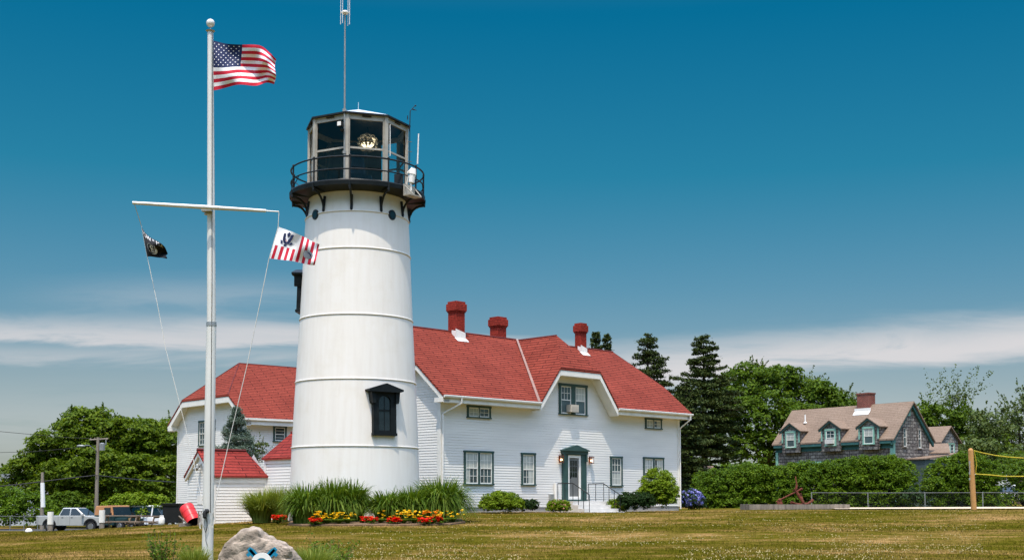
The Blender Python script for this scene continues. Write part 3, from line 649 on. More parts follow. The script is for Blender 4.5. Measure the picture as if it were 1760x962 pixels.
# --- keepers' house
HX, HY = -3.03, 52.97; HF = Frame(HX, HY, 44.7); HG = -.62
HO = thing('keepers_house', "long white clapboard keepers' house with red shingle roof and centre gable beside the lighthouse", 'house', (HX, HY, HG), HF.a)
z = lambda h: h-HG
W_, D_ = 16.37, 7.2; HE = 4.37; SL = .82; HR = HE+SL*4.2; DR = 3.6
mf = lambda u, h, o: (u, -o, z(h))
ml = lambda u, h, o: (-o, u, z(h))
mrt = lambda u, h, o: (W_+o, u, z(h))
mbk = lambda u, h, o: (u, D_+o, z(h))
b = MB(); boards(b, [(0, -.38), (W_, -.38), (W_, 4.22), (0, 4.22)], mf)
boards(b, [(5.55, 4.221), (10.85, 4.221), (9.62, 5.88), (6.78, 5.88)], mf); b.build('wall', M['siding'], HO)
side = [(0, -.38), (D_, -.38), (D_, 4.25), (6.0, 5.75), (1.2, 5.75), (0, 4.25)]
for mp_ in (ml, mrt, ):
    b = MB(); boards(b, side, mp_); b.build('wall', M['siding'], HO)
b = MB(); boards(b, [(0, -.38), (W_, -.38), (W_, 4.22), (0, 4.22)], mbk); b.build('wall', M['siding'], HO)
M['found'] = mat('foundation', (.40, .37, .33), .85, var=.12, scale=2)
b = MB(); b.box(.02, W_-.02, .02, D_-.02, -.3, z(-.381)); b.build('foundation', M['found'], HO)
# ceiling so no light leaks
b = MB(); b.box(.05, W_-.05, .05, D_-.05, z(4.05), z(4.1)); b.build('attic_floor', M['wood'], HO)
TE0, TE1 = -.37, W_+.37; JH = HE+SL*1.8; JI = 1.35; GC = 8.2; GH = 2.70; GS = (HR-.03-HE-.02)/GH; GCL = 1.40; GR = HR-.02
JG = GR-GS*GCL
v3 = lambda t, d, h: (t, d, z(h))
b = MB(); ty = HE
slab(b, [v3(TE0, -.6, HE), v3(GC-GH, -.6, HE), v3(GC, DR, HR), v3(TE0+JI, DR, HR), v3(TE0, 1.2, JH)])
slab(b, [v3(GC+GH, -.6, HE), v3(TE1, -.6, HE), v3(TE1, 1.2, JH), v3(TE1-JI, DR, HR), v3(GC, DR, HR)])
slab(b, [v3(TE1, 7.8, HE), v3(TE0, 7.8, HE), v3(TE0, 6.0, JH), v3(TE0+JI, DR, HR), v3(TE1-JI, DR, HR), v3(TE1, 6.0, JH)])
slab(b, [v3(TE0, 6.0, JH), v3(TE0, 1.2, JH), v3(TE0+JI, DR, HR)]); slab(b, [v3(TE1, 1.2, JH), v3(TE1, 6.0, JH), v3(TE1-JI, DR, HR)])
rf = b.build('roof', M['roof'], HO)
b = MB(); RD = .95
slab(b, [v3(GC-GH, -.62, HE+.02), v3(GC-GCL, -.62, JG), v3(GC, RD, GR), v3(GC, DR-.02, GR)])
slab(b, [v3(GC+GCL, -.62, JG), v3(GC+GH, -.62, HE+.02), v3(GC, DR-.02, GR), v3(GC, RD, GR)])
slab(b, [v3(GC-GCL, -.62, JG), v3(GC+GCL, -.62, JG), v3(GC, RD, GR)])
b.build('gable_roof', M['roof'], HO)
b = MB(); capline(b, [v3(TE0+JI, DR, HR), v3(GC-.1, DR, HR)]); capline(b, [v3(GC+.1, DR, HR), v3(TE1-JI, DR, HR)]); capline(b, [v3(GC, DR, GR), v3(GC, RD, GR)], .08)
capline(b, [v3(TE1-JI, DR, HR-.02), v3(TE1, 1.2, JH-.02)], .06); b.build('ridge_cap', M['roofridge'], HO)
b = MB(); q0 = Vector(v3(GC-GH+.02, -.58, HE+.02)); q1 = Vector(v3(GC-.08, DR-.12, HR+.005)); dd = Vector((-.17, 0, 0)); 
b.prism([q0, q1, q1+dd*.8, q0+dd], (0, 0, .022)); M['flash'] = mat('valley_metal', (.34, .22, .18), .6, .2, var=.2); b.build('valley_flashing', M['flash'], HO)
# eaves: boxed soffit, fascia and gutter
def eave(t0, t1):
    b = MB(); b.box(t0, t1, -.56, -.012, z(HE)-.30, z(HE)-.11); e = b.build('eave_box', M['trim'], HO)
    b = MB()
    pr = [(-.60, -.115), (-.60, -.03), (-.615, -.01), (-.69, -.01), (-.70, -.03), (-.685, -.09), (-.65, -.12)]
    b.prism([(t0+.01, y, z(HE)+q) for y, q in pr], (t1-t0-.02, 0, 0)); b.build('gutter', M['white'], HO)
eave(TE0, GC-GH+.02); eave(GC+GH-.02, TE1)
def rake(pts, d0, d1, w=.20, nm='rake_board', ax='y'):
    """board of depth d0..d1 hung under a slope line pts=[(t,h)...]"""
    for (t0, h0), (t1, h1) in zip(pts[:-1], pts[1:]):
        b = MB(); q = [(t0, h0), (t1, h1), (t1, h1-w), (t0, h0-w)]
        if ax == 'y': b.prism([(t, d0, z(h)) for t, h in q], (0, d1-d0, 0))
        else: b.prism([(d0, t, z(h)) for t, h in q], (d1-d0, 0, 0))
        b.build(nm, M['trim'], HO)
c_ = .115
rake([(GC-GH+.015, HE-c_), (GC-GCL+.01, JG-c_-.002)], -.60, -.02, .27); rake([(GC-GCL+.02, JG-c_), (GC+GCL-.02, JG-c_)], -.602, -.022, .24); rake([(GC+GCL-.01, JG-c_-.002), (GC+GH-.015, HE-c_)], -.60, -.02, .27)
for s0, s1 in ((TE0+.02, -.015), (W_+.015, TE1-.02)):
    rake([(-.56, HE-.10), (1.2, JH-c_)], s0, s1, .22, ax='x'); rake([(1.2, JH-c_), (6.0, JH-c_)], s0+.002, s1+.002, .2, ax='x'); rake([(6.0, JH-c_), (7.76, HE-.10)], s0, s1, .22, ax='x')
for (x0_, x1_, y0_, y1_) in ((-.03, .16, -.034, -.020), (-.034, -.020, -.03, .16), (W_-.16, W_+.03, -.034, -.020), (W_+.020, W_+.034, -.03, .16)):
    b = MB(); b.box(x0_, x1_, y0_, y1_, z(-.38), z(4.06)); b.build('corner_board', M['trim'], HO)
def dspout(t, tt):
    b = MB(); b.path([(tt, -.66, z(HE)-.11), (tt, -.62, z(HE)-.32), (t, -.09, z(HE)-.75), (t, -.09, z(-.5))], .038, 8); b.build('downspout', M['white'], HO)
dspout(.06, .62); dspout(W_-.02, W_+.15)
# windows
def rect(px0, py0, px1, py1, d=0): a = HF.ond(px0, py0, d); c = HF.ond(px1, py1, d); return a[0], c[0], c[1], a[1]
cw1 = [[(0, .2, 0, 1), (.8, 1, 0, 1)], [(0, .25, .5, 1), (.0, .2, 0, .5)]]
window(HO, mf, 1.32, 3.07, .66, 2.10, 2, curt=[[(0, 1, .5, 1), (0, .3, 0, .5)], [(.0, 1, .52, 1)]])
window(HO, mf, 4.82, 5.72, .66, 2.09, 1, curt=[[(0, 1, .5, 1), (.5, 1, 0, .5)]])
window(HO, mf, 10.93, 11.82, .66, 2.08, 1, curt=[[(0, 1, 0, .45)]])
window(HO, mf, 13.44, 15.06, .66, 2.10, 2, curt=[[(0, 1, .5, 1)], [(.3, 1, .5, 1)]])
window(HO, mf, 1.50, 2.90, 3.56, 4.06, 2, top_only=True, cols=2, mull=.04, curt=[[(0, 1, 0, 1)], None])
window(HO, mf, 13.62, 14.92, 3.56, 4.06, 2, top_only=True, cols=2, mull=.04, curt=[[(0, 1, 0, 1)], [(.5, 1, 0, 1)]])
gw = window(HO, mf, 7.30, 9.26, 3.98, 5.40, 2, cols=3, lower=False, cw=.13, mull=.30, curt=[None, [(0, 1, .5, 1)]])
b = MB(); pbox(b, mf, 7.84, 8.36, 4.06, 4.40, .0, .32); 
for k in range(6): pbox(b, mf, 7.88, 8.32, 4.10+k*.045, 4.12+k*.045, .32, .328)
b.build('air_conditioner', mat('beige_appliance', (.55, .50, .42), .5), gw)
window(HO, ml, 2.6, 3.5, .66, 2.09, 1); window(HO, mrt, 2.6, 3.5, .66, 2.09, 1); window(HO, mrt, 2.6, 3.5, 3.1, 4.4, 1)
# front door with pedimented casing
dr = MB()
pbox(dr, mf, 7.50, 7.86, -.03, 2.10, -.02, .10); pbox(dr, mf, 8.78, 9.14, -.03, 2.10, -.02, .10); pbox(dr, mf, 7.86, 8.78, 2.06, 2.10, -.02, .098)
pbox(dr, mf, 7.44, 9.20, 2.102, 2.24, -.02, .16); pbox(dr, mf, 7.46, 9.18, -.09, -.031, -.02, .14)
dr.prism([mf(u, h, -.02) for u, h in ((7.40, 2.242), (9.24, 2.242), (9.24, 2.29), (8.32, 2.53), (7.40, 2.29))], (0, -.26, 0))
for u in (7.50, 9.04): pbox(dr, mf, u, u+.10, 1.75, 2.10, .10, .17)
df = dr.build('door_surround', M['green'], HO)
b = MB(); pbox(b, mf, 7.862, 7.98, -.02, 2.055, -.01, .06); pbox(b, mf, 8.66, 8.778, -.02, 2.055, -.01, .06); pbox(b, mf, 7.98, 8.66, 1.93, 2.055, -.01, .06); pbox(b, mf, 7.98, 8.66, -.02, .12, -.01, .06)
sd_ = b.build('storm_door', M['white'], HO)
b = MB(); pbox(b, mf, 7.98, 8.66, .12, 1.93, -.01, .02); b.build('door', mat('grey_door', (.13, .135, .13), .5, var=.1), sd_)
b = MB()
for i in range(3):
    for j in range(3): pbox(b, mf, 8.07+i*.17, 8.21+i*.17, 1.02+j*.27, 1.26+j*.27, .02, .026)
b.build('pane', M['glassdk'], sd_); b = MB(); pbox(b, mf, 8.03, 8.06, .95, 1.1, .06, .10); b.build('handle', M['black'], sd_)
for u in (7.34, 9.44):
    b = MB(); pbox(b, mf, u-.05, u+.05, 1.74, 2.02, .012, .05); pbox(b, mf, u-.09, u+.09, 1.97, 2.01, .05, .24); pbox(b, mf, u-.08, u+.08, 1.68, 1.71, .06, .23)
    for a_, c_2 in ((-.08, .06), (.065, .06), (-.08, .215), (.065, .215)): pbox(b, mf, u+a_, u+a_+.015, 1.71, 1.97, c_2, c_2+.015)
    wl = b.build('wall_lantern', M['rust'], HO); b = MB(); c = mf(u, 1.82, .145); b.sphere(c, .055, 10); b.build('bulb', M['lamp'], wl, smooth=True)
# stoop and its handrails
def gnd(t, d): p = HF.w(t, d, 0); return G(p.x, p.y)
b = MB(); u0_, u1_ = 7.0, 9.4
b.box(u0_, u1_, -1.15, -.015, -.2, z(-.10)); b.box(u0_+.003, u1_+.003, -1.50, -1.152, -.2, z(-.27)); b.box(u0_+.006, u1_+.006, -1.86, -1.503, -.2, z(-.44)); b.box(u0_+.009, u1_+.009, -2.2, -1.864, -.2, z(-.585))
b.build('front_steps', M['stepwhite'], HO)
for t in (7.14, 9.27):
    b = MB(); top = .72
    ln = [(-.10, top), (-1.05, top), (-2.05, top-.52)]
    b.path([v3(t, d, h) for d, h in ln], .022, 6)
    for d, h0 in ((-.10, -.1), (-.55, -.1), (-1.05, -.1), (-1.38, -.27), (-1.70, -.44), (-2.05, -.62)):
        h1 = top if d > -1.06 else top-.52*(-d-1.05); b.tube(v3(t, d, h0), v3(t, d, h1), .016, .016, 6)
    b.build('handrail', M['iron'], HO)
b = MB(); pbox(b, mf, 6.62, 6.86, -.05, .22, .01, .14); b.tube(mf(6.74, -.6, .07), mf(6.74, -.05, .07), .025, .025, 6); b.build('meter_box', M['metal'], HO)
b = MB(); b.tube(mf(6.98, -.3, .10), mf(6.98, .75, .10), .055, .055, 8); b.build('newel_post', M['white'], HO)
# chimneys
def chimney(t, d, top, w, flash=True, rnd=False):
    b = MB(); hb = HE+SL*(min(d, 7.2-d)+.6)-.8; n = 0
    b.box(t-w/2, t+w/2, d-w/2, d+w/2, z(hb), z(top-.52)); e = .035
    b.box(t-w/2-e, t+w/2+e, d-w/2-e, d+w/2+e, z(top-.52), z(top-.45)); e = .07
    b.box(t-w/2-e, t+w/2+e, d-w/2-e, d+w/2+e, z(top-.45), z(top-.12)); e = .02
    b.box(t-w/2-e, t+w/2+e, d-w/2-e, d+w/2+e, z(top-.12), z(top)); b.box(t-w/4, t+w/4, d-w/4, d+w/4, z(top), z(top+.02))
    c = b.build('chimney', M['brickred'], HO, bevel=.012)
    if flash:
        b = MB(); dd0 = d-w/2-.20; s = .012
        f0 = lambda dd: HE+SL*(dd+.6)+s
        b.prism([v3(t-w/2-.08, d-w/2, f0(d-w/2)), v3(t-w/2-.05, dd0, f0(dd0)), v3(t+w/2+.08, dd0, f0(dd0)), v3(t+w/2+.08, d-w/2, f0(d-w/2))], (0, 0, .015))
        b.prism([v3(t-w/2-.03, d-w/2-.008, f0(d-w/2)-.02), v3(t+w/2+.03, d-w/2-.008, f0(d-w/2)-.02), v3(t+w/2+.03, d-w/2-.008, f0(d)+.05), v3(t-w/2-.03, d-w/2-.008, f0(d)+.2)], (0, -.012, 0))
        b.prism([v3(t-w/2-.008, d-w/2-.02, f0(d-w/2)-.02), v3(t-w/2-.008, d, f0(d)), v3(t-w/2-.008, d, f0(d)+.16), v3(t-w/2-.008, d-w/2-.02, f0(d)+.1)], (-.012, 0, 0))
        b.build('flashing', M['white'], c)
chimney(4.01, 3.45, 9.22, .56); chimney(7.94, 4.7, 9.02, .58, False); chimney(12.68, 3.45, 9.06, .43)

# --- rear wing of the station (eaves corner is the frame origin)
def clapbuilding(root, z, mp4, polys, parent_mat='siding'):
    for mp_, pl in zip(mp4, polys):
        b = MB(); boards(b, pl, mp_); b.build('wall', M[parent_mat], root)
WF = Frame(-14.0, 65.2, 41.0); WG = -1.7; wz = lambda h: h-WG
WO = thing('station_wing', 'white clapboard rear wing with clipped gable behind the spruce tree', 'house', (-14.0, 65.2, WG), WF.a)
o_ = .45; WL = 15.0; WD = 8.9
wf = lambda u, h, o: (u, o_-o, wz(h)); wl_ = lambda u, h, o: (o_-o, u, wz(h)); wr = lambda u, h, o: (WL-o_+o, u, wz(h)); wb = lambda u, h, o: (u, WD-o_+o, wz(h))
gb = [(o_, -1.5), (WD-o_, -1.5), (WD-o_, 4.35), (WD-1.9, 5.45), (1.9, 5.45), (o_, 4.35)]
clapbuilding(WO, wz, (wf, wb, wl_, wr), ([(o_, -1.5), (WL-o_, -1.5), (WL-o_, 4.1), (o_, 4.1)],)*2+(gb, gb))
b = MB(); b.box(o_+.05, WL-o_-.05, o_+.05, WD-o_-.05, wz(3.98), wz(4.02)); b.build('attic_floor', M['wood'], WO)
w3 = lambda t, d, h: (t, d, wz(h)); WE = 4.25; WR = 7.6; WJ = 5.57; wr_ = WD/2; jd = 1.75
b = MB()
slab(b, [w3(0, 0, WE), w3(WL, 0, WE), w3(WL, jd, WJ), w3(WL-2.1, wr_, WR), w3(2.1, wr_, WR), w3(0, jd, WJ)])
slab(b, [w3(WL, WD, WE), w3(0, WD, WE), w3(0, WD-jd, WJ), w3(2.1, wr_, WR), w3(WL-2.1, wr_, WR), w3(WL, WD-jd, WJ)])
slab(b, [w3(0, WD-jd, WJ), w3(0, jd, WJ), w3(2.1, wr_, WR)]); slab(b, [w3(WL, jd, WJ), w3(WL, WD-jd, WJ), w3(WL-2.1, wr_, WR)])
b.build('roof', M['roof'], WO)
b = MB(); capline(b, [w3(0, jd, WJ-.02), w3(2.1, wr_, WR), w3(WL-2.1, wr_, WR)], .07); capline(b, [w3(0, WD-jd, WJ-.02), w3(2.1, wr_, WR)], .07); b.build('ridge_cap', M['roofridge'], WO)
b = MB(); b.box(0, WL, .03, o_-.012, wz(WE)-.36, wz(WE)-.11); b.box(.02, WL-.02, -.07, .028, wz(WE)-.12, wz(WE)-.01); b.build('eave_box', M['trim'], WO)
b = MB(); b.box(0, WL, WD-o_+.012, WD-.03, wz(WE)-.36, wz(WE)-.11); b.build('eave_box', M['trim'], WO)
for pts in ([(0.03, WE-.10), (jd, WJ-.115)], [(jd, WJ-.116), (WD-jd, WJ-.116)], [(WD-jd, WJ-.115), (WD-.03, WE-.10)]):
    (t0, h0), (t1, h1) = pts
    b = MB(); q = [(t0, h0), (t1, h1), (t1, h1-.30), (t0, h0-.30)]; b.prism([(.02, t, wz(h)) for t, h in q], (o_-.035, 0, 0)); b.build('rake_board', M['trim'], WO)
for y0_, y1_ in ((o_-.03, o_+.12), (WD-o_-.12, WD-o_+.03)):
    b = MB(); b.box(o_-.036, o_-.021, y0_, y1_, wz(-1.5), wz(4.0)); b.build('corner_board', M['trim'], WO)
window(WO, wl_, 3.95, 5.85, 2.98, 4.36, 2, cols=2, cw=.10, mull=.35, curt=[None, None]); window(WO, wf, 2.0, 2.80, 3.10, 3.92, 1, cols=1)
window(WO, wl_, 4.2, 5.2, -.4, 1.0, 1); window(WO, wf, 8, 9, 2.6, 3.92, 1)
b = MB(); b.tube(w3(.42, .40, 4.0), w3(.42, .40, -1.5), .04, .04, 8); b.tube(w3(.3, .0, 4.12), w3(.42, .40, 3.9), .045, .045, 8); b.build('downspout', M['white'], WO)
# --- small covered entry against the tower
PX = (498-880)/FPX*48.2; PF = Frame(PX, 48.2, 44.7+90)     # u runs away from the camera to the left, d to the right-away... 
PG = -1.0; pz = lambda h: h-PG
PO = thing('covered_entry', 'small white clapboard entry with red roof tucked between shed and tower', 'entry', (PX, 48.2, PG), PF.a)
# local x: away-left along the wall, local y points left-front; body lies at y<0
pm = lambda u, h, o: (u, o, pz(h)); pe = lambda u, h, o: (1.66+o, -u, pz(h)); pn = lambda u, h, o: (-1.2-o, -u, pz(h)); pb_ = lambda u, h, o: (u, -2.6-o, pz(h))
gb = [(0, -.95), (2.6, -.95), (2.6, 1.6), (1.3, 2.58), (0, 1.6)]
clapbuilding(PO, pz, (pm, pb_, pe, pn), ([(-1.2, -.95), (1.66, -.95), (1.66, 1.6), (-1.2, 1.6)],)*2+(gb, gb))
b = MB(); p3 = lambda x, y, h: (x, y, pz(h))
slab(b, [p3(-1.25, .10, 1.60), p3(1.78, .10, 1.60), p3(1.78, -1.3, 2.66), p3(-1.25, -1.3, 2.66)], .07); slab(b, [p3(-1.25, -2.7, 1.60), p3(1.78, -2.7, 1.60), p3(1.78, -1.3, 2.66), p3(-1.25, -1.3, 2.66)], .07)
M['roofs'] = shingle('red_shed_shingles', (.27, .042, .032), (.21, .030, .025), (.05, .01, .01), w=1.3, h=.2, gap=.022, bumpd=.02)
b.build('roof', M['roofs'], PO)
b = MB(); capline(b, [p3(-1.2, -1.3, 2.67), p3(1.8, -1.3, 2.67)], .12); b.build('ridge_cap', M['roofridge'], PO)
b = MB(); b.box(1.56, 1.69, .020, .038, pz(-.95), pz(1.37)); b.build('corner_board', M['trim'], PO); b = MB(); b.box(-1.2, 1.69, .020, .036, pz(1.38), pz(1.55)); b.build('frieze_board', M['trim'], PO)
# --- shed
SF = Frame(-11.45, 48.0, 36.0); SG = -1.05; sz = lambda h: h-SG
SO = thing('garden_shed', 'low white clapboard shed with red roof behind the flagpole', 'shed', (-11.45, 48.0, SG), SF.a)
sw, sdp = 2.22, 2.55; s3 = lambda t, d, h: (t, d, sz(h))
sf = lambda u, h, o: (u, -o, sz(h)); sl_ = lambda u, h, o: (-o, u, sz(h)); sr = lambda u, h, o: (sw+o, u, sz(h)); sb_ = lambda u, h, o: (u, sdp+o, sz(h))
gb = [(0, -1.0), (sdp, -1.0), (sdp, .88), (sdp/2, 1.78), (0, .88)]
clapbuilding(SO, sz, (sf, sb_, sl_, sr), ([(0, -1.0), (sw, -1.0), (sw, .88), (0, .88)],)*2+(gb, gb))
for t in (0,): 
    b = MB(); slab(b, [s3(-.14, -.12, .90), s3(sw+.02, -.12, .90), s3(sw-.32, sdp/2, 1.90), s3(-.14, sdp/2, 1.90)], .07); slab(b, [s3(-.14, sdp+.12, .90), s3(sw+.02, sdp+.12, .90), s3(sw-.32, sdp/2, 1.90), s3(-.14, sdp/2, 1.90)], .07)
    slab(b, [s3(sw+.02, -.12, .90), s3(sw+.02, sdp+.12, .90), s3(sw-.32, sdp/2, 1.90)], .07)
    b.build('roof', M['roofs'], SO)
b = MB(); capline(b, [s3(-.16, sdp/2, 1.92), s3(sw-.34, sdp/2, 1.92)], .13); b.build('ridge_cap', M['roofridge'], SO)
for (t0, h0), (t1, h1) in (((-.10, .84), (sdp/2, 1.83)), ((sdp/2, 1.83), (sdp+.10, .84))):
    b = MB(); q = [(t0, h0), (t1, h1), (t1, h1-.14), (t0, h0-.14)]; b.prism([(-.11, t, sz(h)) for t, h in q], (.09, 0, 0)); b.build('rake_board', M['trim'], SO)
b = MB(); b.box(-.034, .10, -.036, -.020, sz(-1), sz(.82)); b.box(-.034, -.020, -.0195, .10, sz(-1), sz(.82)); b.build('corner_board', M['trim'], SO); b = MB(); b.box(sw-.1, sw+.02, -.036, -.020, sz(-1), sz(.82)); b.build('corner_board', M['trim'], SO); b = MB(); b.box(.101, sw-.101, -.034, -.020, sz(.62), sz(.80)); b.build('frieze_board', M['trim'], SO)
b = MB(); b.sphere(s3(-.16, sdp/2-.1, 1.28), .10, 10); b.tube(s3(-.01, sdp/2-.1, 1.34), s3(-.16, sdp/2-.1, 1.30), .03, .03, 6); b.tube(s3(-.14, sdp/2-.1, 1.3), s3(-.26, sdp/2, 1.15), .04, .07, 8); b.tube(s3(-.14, sdp/2-.1, 1.3), s3(-.26, sdp/2-.25, 1.15), .04, .07, 8); b.build('outdoor_light', M['galv'], SO)
b = MB(); pbox(b, sl_, 1.0, 1.5, -.2, .15, .015, .03); b.build('notice_board', M['trim'], SO)

# --- weathered cottage on the right
CF = Frame(19.81, 93.77, -55.2); CG = -.8; cz = lambda h: h-CG
CO = thing('shingled_cottage', 'weathered grey shingled cottage with tan roof and three sea green dormers behind the hedge', 'house', (19.81, 93.77, CG), CF.a)
cw_, cd = 10.69, 4.2; c3 = lambda t, d, h: (t, d, cz(h)); CE = 4.08; CR = 6.72; cr = 1.95; cs = (CR-CE)/(cr+.3)
cf = lambda u, h, o: (u, -o, cz(h)); crr = lambda u, h, o: (cw_+o, u, cz(h)); cll = lambda u, h, o: (-o, u, cz(h)); cbk = lambda u, h, o: (u, cd-.3+o, cz(h))
def solid(b, mp_, pl, th_=.1, m=0): b.prism([mp_(u, h, -th_) for u, h in pl], Vector(mp_(0, 0, 0))-Vector(mp_(0, 0, -th_)), m)
for mp_, pl in ((cf, [(0, -.7), (cw_, -.7), (cw_, 4.0), (0, 4.0)]), (cbk, [(0, -.7), (cw_, -.7), (cw_, 4.0), (0, 4.0)])):
    b = MB(); solid(b, mp_, pl); b.build('wall', M['cedar'], CO)
for mp_ in (crr, cll):
    b = MB(); solid(b, mp_, [(0, -.7), (cd-.3, -.7), (cd-.3, 4.1), (1.95, 6.55), (0, 4.1)]); b.build('wall', M['cedar'], CO)
b = MB(); slab(b, [c3(-.15, -.3, CE), c3(cw_+.3, -.3, CE), c3(cw_+.3, cr, CR), c3(-.15, cr, CR)], .10); slab(b, [c3(-.15, cd, CE-.05), c3(cw_+.3, cd, CE-.05), c3(cw_+.3, cr, CR), c3(-.15, cr, CR)], .10)
b.build('roof', M['tanroof'], CO)
b = MB(); b.box(0, cw_+.25, -.28, -.012, cz(CE)-.30, cz(CE)-.12); b.box(0, cw_, -.055, -.012, cz(CE)-.62, cz(CE)-.303); b.build('frieze_board', M['tealdk'], CO)
for (t0, h0), (t1, h1) in (((-.28, CE-.12), (cr, CR-.12)), ((cr, CR-.12), (cd-.02, CE-.17))):
    b = MB(); q = [(t0, h0), (t1, h1), (t1, h1-.28), (t0, h0-.28)]; b.prism([(cw_+.012, t, cz(h)) for t, h in q], (.16, 0, 0)); b.build('rake_board', M['tealdk'], CO)
for x in (-.02, cw_-.22):
    b = MB(); b.box(x, x+.24, -.05, -.012, cz(-.7), cz(3.46)); b.build('corner_board', M['teal'], CO)
b = MB(); b.box(cw_+.012, cw_+.05, -.04, .16, cz(-.7), cz(3.95)); b.build('corner_board', M['teal'], CO)
b = MB(); pbox(b, cf, 2.1, 4.6, 2.55, 2.70, .01, .08); pbox(b, cf, 2.1, 2.22, 1.2, 2.549, .01, .07); pbox(b, cf, 4.48, 4.6, 1.2, 2.549, .01, .07); w_ = b.build('window', M['teal'], CO); b = MB(); pbox(b, cf, 2.22, 4.48, 1.3, 2.55, .01, .03); b.build('pane', M['glass'], w_)
for i, c in enumerate((1.78, 5.55, 8.92)):
    dz = 3.92; r0 = 5.02; pk = 5.56; hw = .86; fd = -.33
    dm = MB(); fm = lambda u, h, o: (u, fd-o, cz(h))
    solid(dm, fm, [(c-hw, 3.40), (c+hw, 3.40), (c+hw, r0), (c, pk-.08), (c-hw, r0)], .06)
    bk = (r0-CE)/cs-.3+.1
    for s in (-1, 1): dm.prism([c3(c+s*hw, fd, 3.42), c3(c+s*hw, fd, r0), c3(c+s*hw, bk, r0), ], (-s*.06, 0, 0))
    d = dm.build('dormer', M['cedar'], CO)
    b = MB(); bp = (pk+.06-CE)/cs-.3+.12; be = (r0-.04-CE)/cs-.3+.1
    for s in (-1, 1): slab(b, [c3(c+s*(hw+.18), fd-.16, r0-.04), c3(c, fd-.16, pk+.06), c3(c, bp, pk+.06), c3(c+s*(hw+.18), be, r0-.04)], .06)
    b.build('dormer_roof', M['tanroof'], d)
    b = MB()
    for s in (-1, 1): b.prism([c3(c+s*(hw+.18), fd-.13, r0-.101), c3(c, fd-.13, pk-.001), c3(c, fd-.13, pk-.15), c3(c+s*(hw+.14), fd-.13, r0-.25)], (0, .06, 0))
    b.build('dormer_rake', M['green'], d)
    b = MB(); pbox(b, fm, c-hw-.005, c-hw+.10, 4.12, r0-.06, .005, .05); b.build('corner_board', M['teal'], d); b = MB(); pbox(b, fm, c+hw-.10, c+hw+.005, 4.12, r0-.06, .005, .05); b.build('corner_board', M['teal'], d)
    window(d, fm, c-.50, c+.50, 3.80, 4.98, 1, case='teal', cw=.12, cols=2, lower=False, proud=.06, curt=[[(0, 1, .5, 1)]] if i != 1 else None)
    if i == 1:
        b = MB(); pbox(b, fm, c-.33, c+.33, 3.92, 4.24, .02, .26); b.build('air_conditioner', M['stepwhite'], d)
window(CO, crr, .98, 1.44, 3.58, 4.92, 1, case='cedar', cw=.07, cols=1, lower=False); window(CO, crr, 2.60, 3.02, 3.52, 4.88, 1, case='cedar', cw=.07, cols=1, lower=False)
b = MB(); pbox(b, crr, 1.62, 1.9, 5.7, 6.05, .0, .03); b.build('vent', M['teal'], CO)
b = MB(); b.box(6.35, 7.40, 1.6, 2.3, cz(6.3), cz(7.45)); b.box(6.31, 7.44, 1.56, 2.34, cz(7.45), cz(7.55)); ch_ = b.build('chimney', M['brick'], CO)
b = MB(); b.prism([c3(6.2, 1.50, CE+cs*1.8+.02), c3(7.6, 1.50, CE+cs*1.8+.02), c3(7.6, 1.28, CE+cs*1.58+.02), c3(6.2, 1.28, CE+cs*1.58+.02)], (0, 0, .04)); b.box(6.2, 7.6, 1.49, 1.548, cz(6.1), cz(6.45)); b.build('flashing', M['white'], ch_)
b = MB(); b.tube(c3(2.0, 1.0, 5.5), c3(2.0, 1.0, 6.25), .05, .05, 8); b.lathe([(.16, cz(5.62)), (.06, cz(5.72))], 12, cx=2.0, cy=1.0); b.build('vent_pipe', M['white'], CO)
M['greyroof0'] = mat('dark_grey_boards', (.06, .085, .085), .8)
# rear ell: low porch roof and small gabled wing, both attached
e0 = CF.w(cw_, 0, 0)
def cx_(px, py, d): t, h = CF.ond(px, py, d); return t, h
def ell(t0, t1, d0, d1, he, hr, nm, win=True, low=-.7, wm='cedar'):
    b = MB(); dm_ = (d0+d1)/2
    b.prism([c3(t1, d0+.1, low), c3(t1, d1-.1, low), c3(t1, d1-.1, he-.02), c3(t1, dm_, hr-.12), c3(t1, d0+.1, he-.02)], (t0-t1, 0, 0)); b.build(nm, M[wm], CO)
    b = MB(); slab(b, [c3(t0, d0-.12, he-.1), c3(t1+.2, d0-.12, he-.1), c3(t1+.2, dm_, hr), c3(t0, dm_, hr)], .08); slab(b, [c3(t0, d1+.12, he-.1), c3(t1+.2, d1+.12, he-.1), c3(t1+.2, dm_, hr), c3(t0, dm_, hr)], .08); b.build('ell_roof', M['tanroof'], CO)
    if win:
        mp_ = lambda u, h, o: (t1+o, u, cz(h)); window(CO, mp_, dm_-.5, dm_+.5, he-1.15, he-.15, 2, case='teal', cw=.06, cols=1, mull=.05, lower=False)
        b = MB(); b.box(t1+.01, t1+.05, d0+.08, d0+.3, cz(he-2.5), cz(he-.2)); b.build('corner_board', M['teal'], CO)
ell(7.5, 9.8, 6.3, 8.5, 4.15, 5.25, 'small_wing')
b = MB(); slab(b, [c3(cw_+.0, 1.3, 2.75), c3(cw_+1.6, 1.3, 2.75), c3(cw_+1.6, 6.0, 3.25), c3(cw_+.0, 6.0, 3.25)], .08); slab(b, [c3(cw_-2, 4, 3.2), c3(cw_+1.6, 4, 3.2), c3(cw_+.6, 5.2, 3.9), c3(cw_-2, 5.2, 3.9)], .08)
b.build('porch_roof', M['tanroof'], CO)
b = MB(); b.box(cw_+.11, cw_+1.5, 1.4, 5.9, 0, cz(2.68)); b.build('porch_wall', M['greyroof0'], CO)

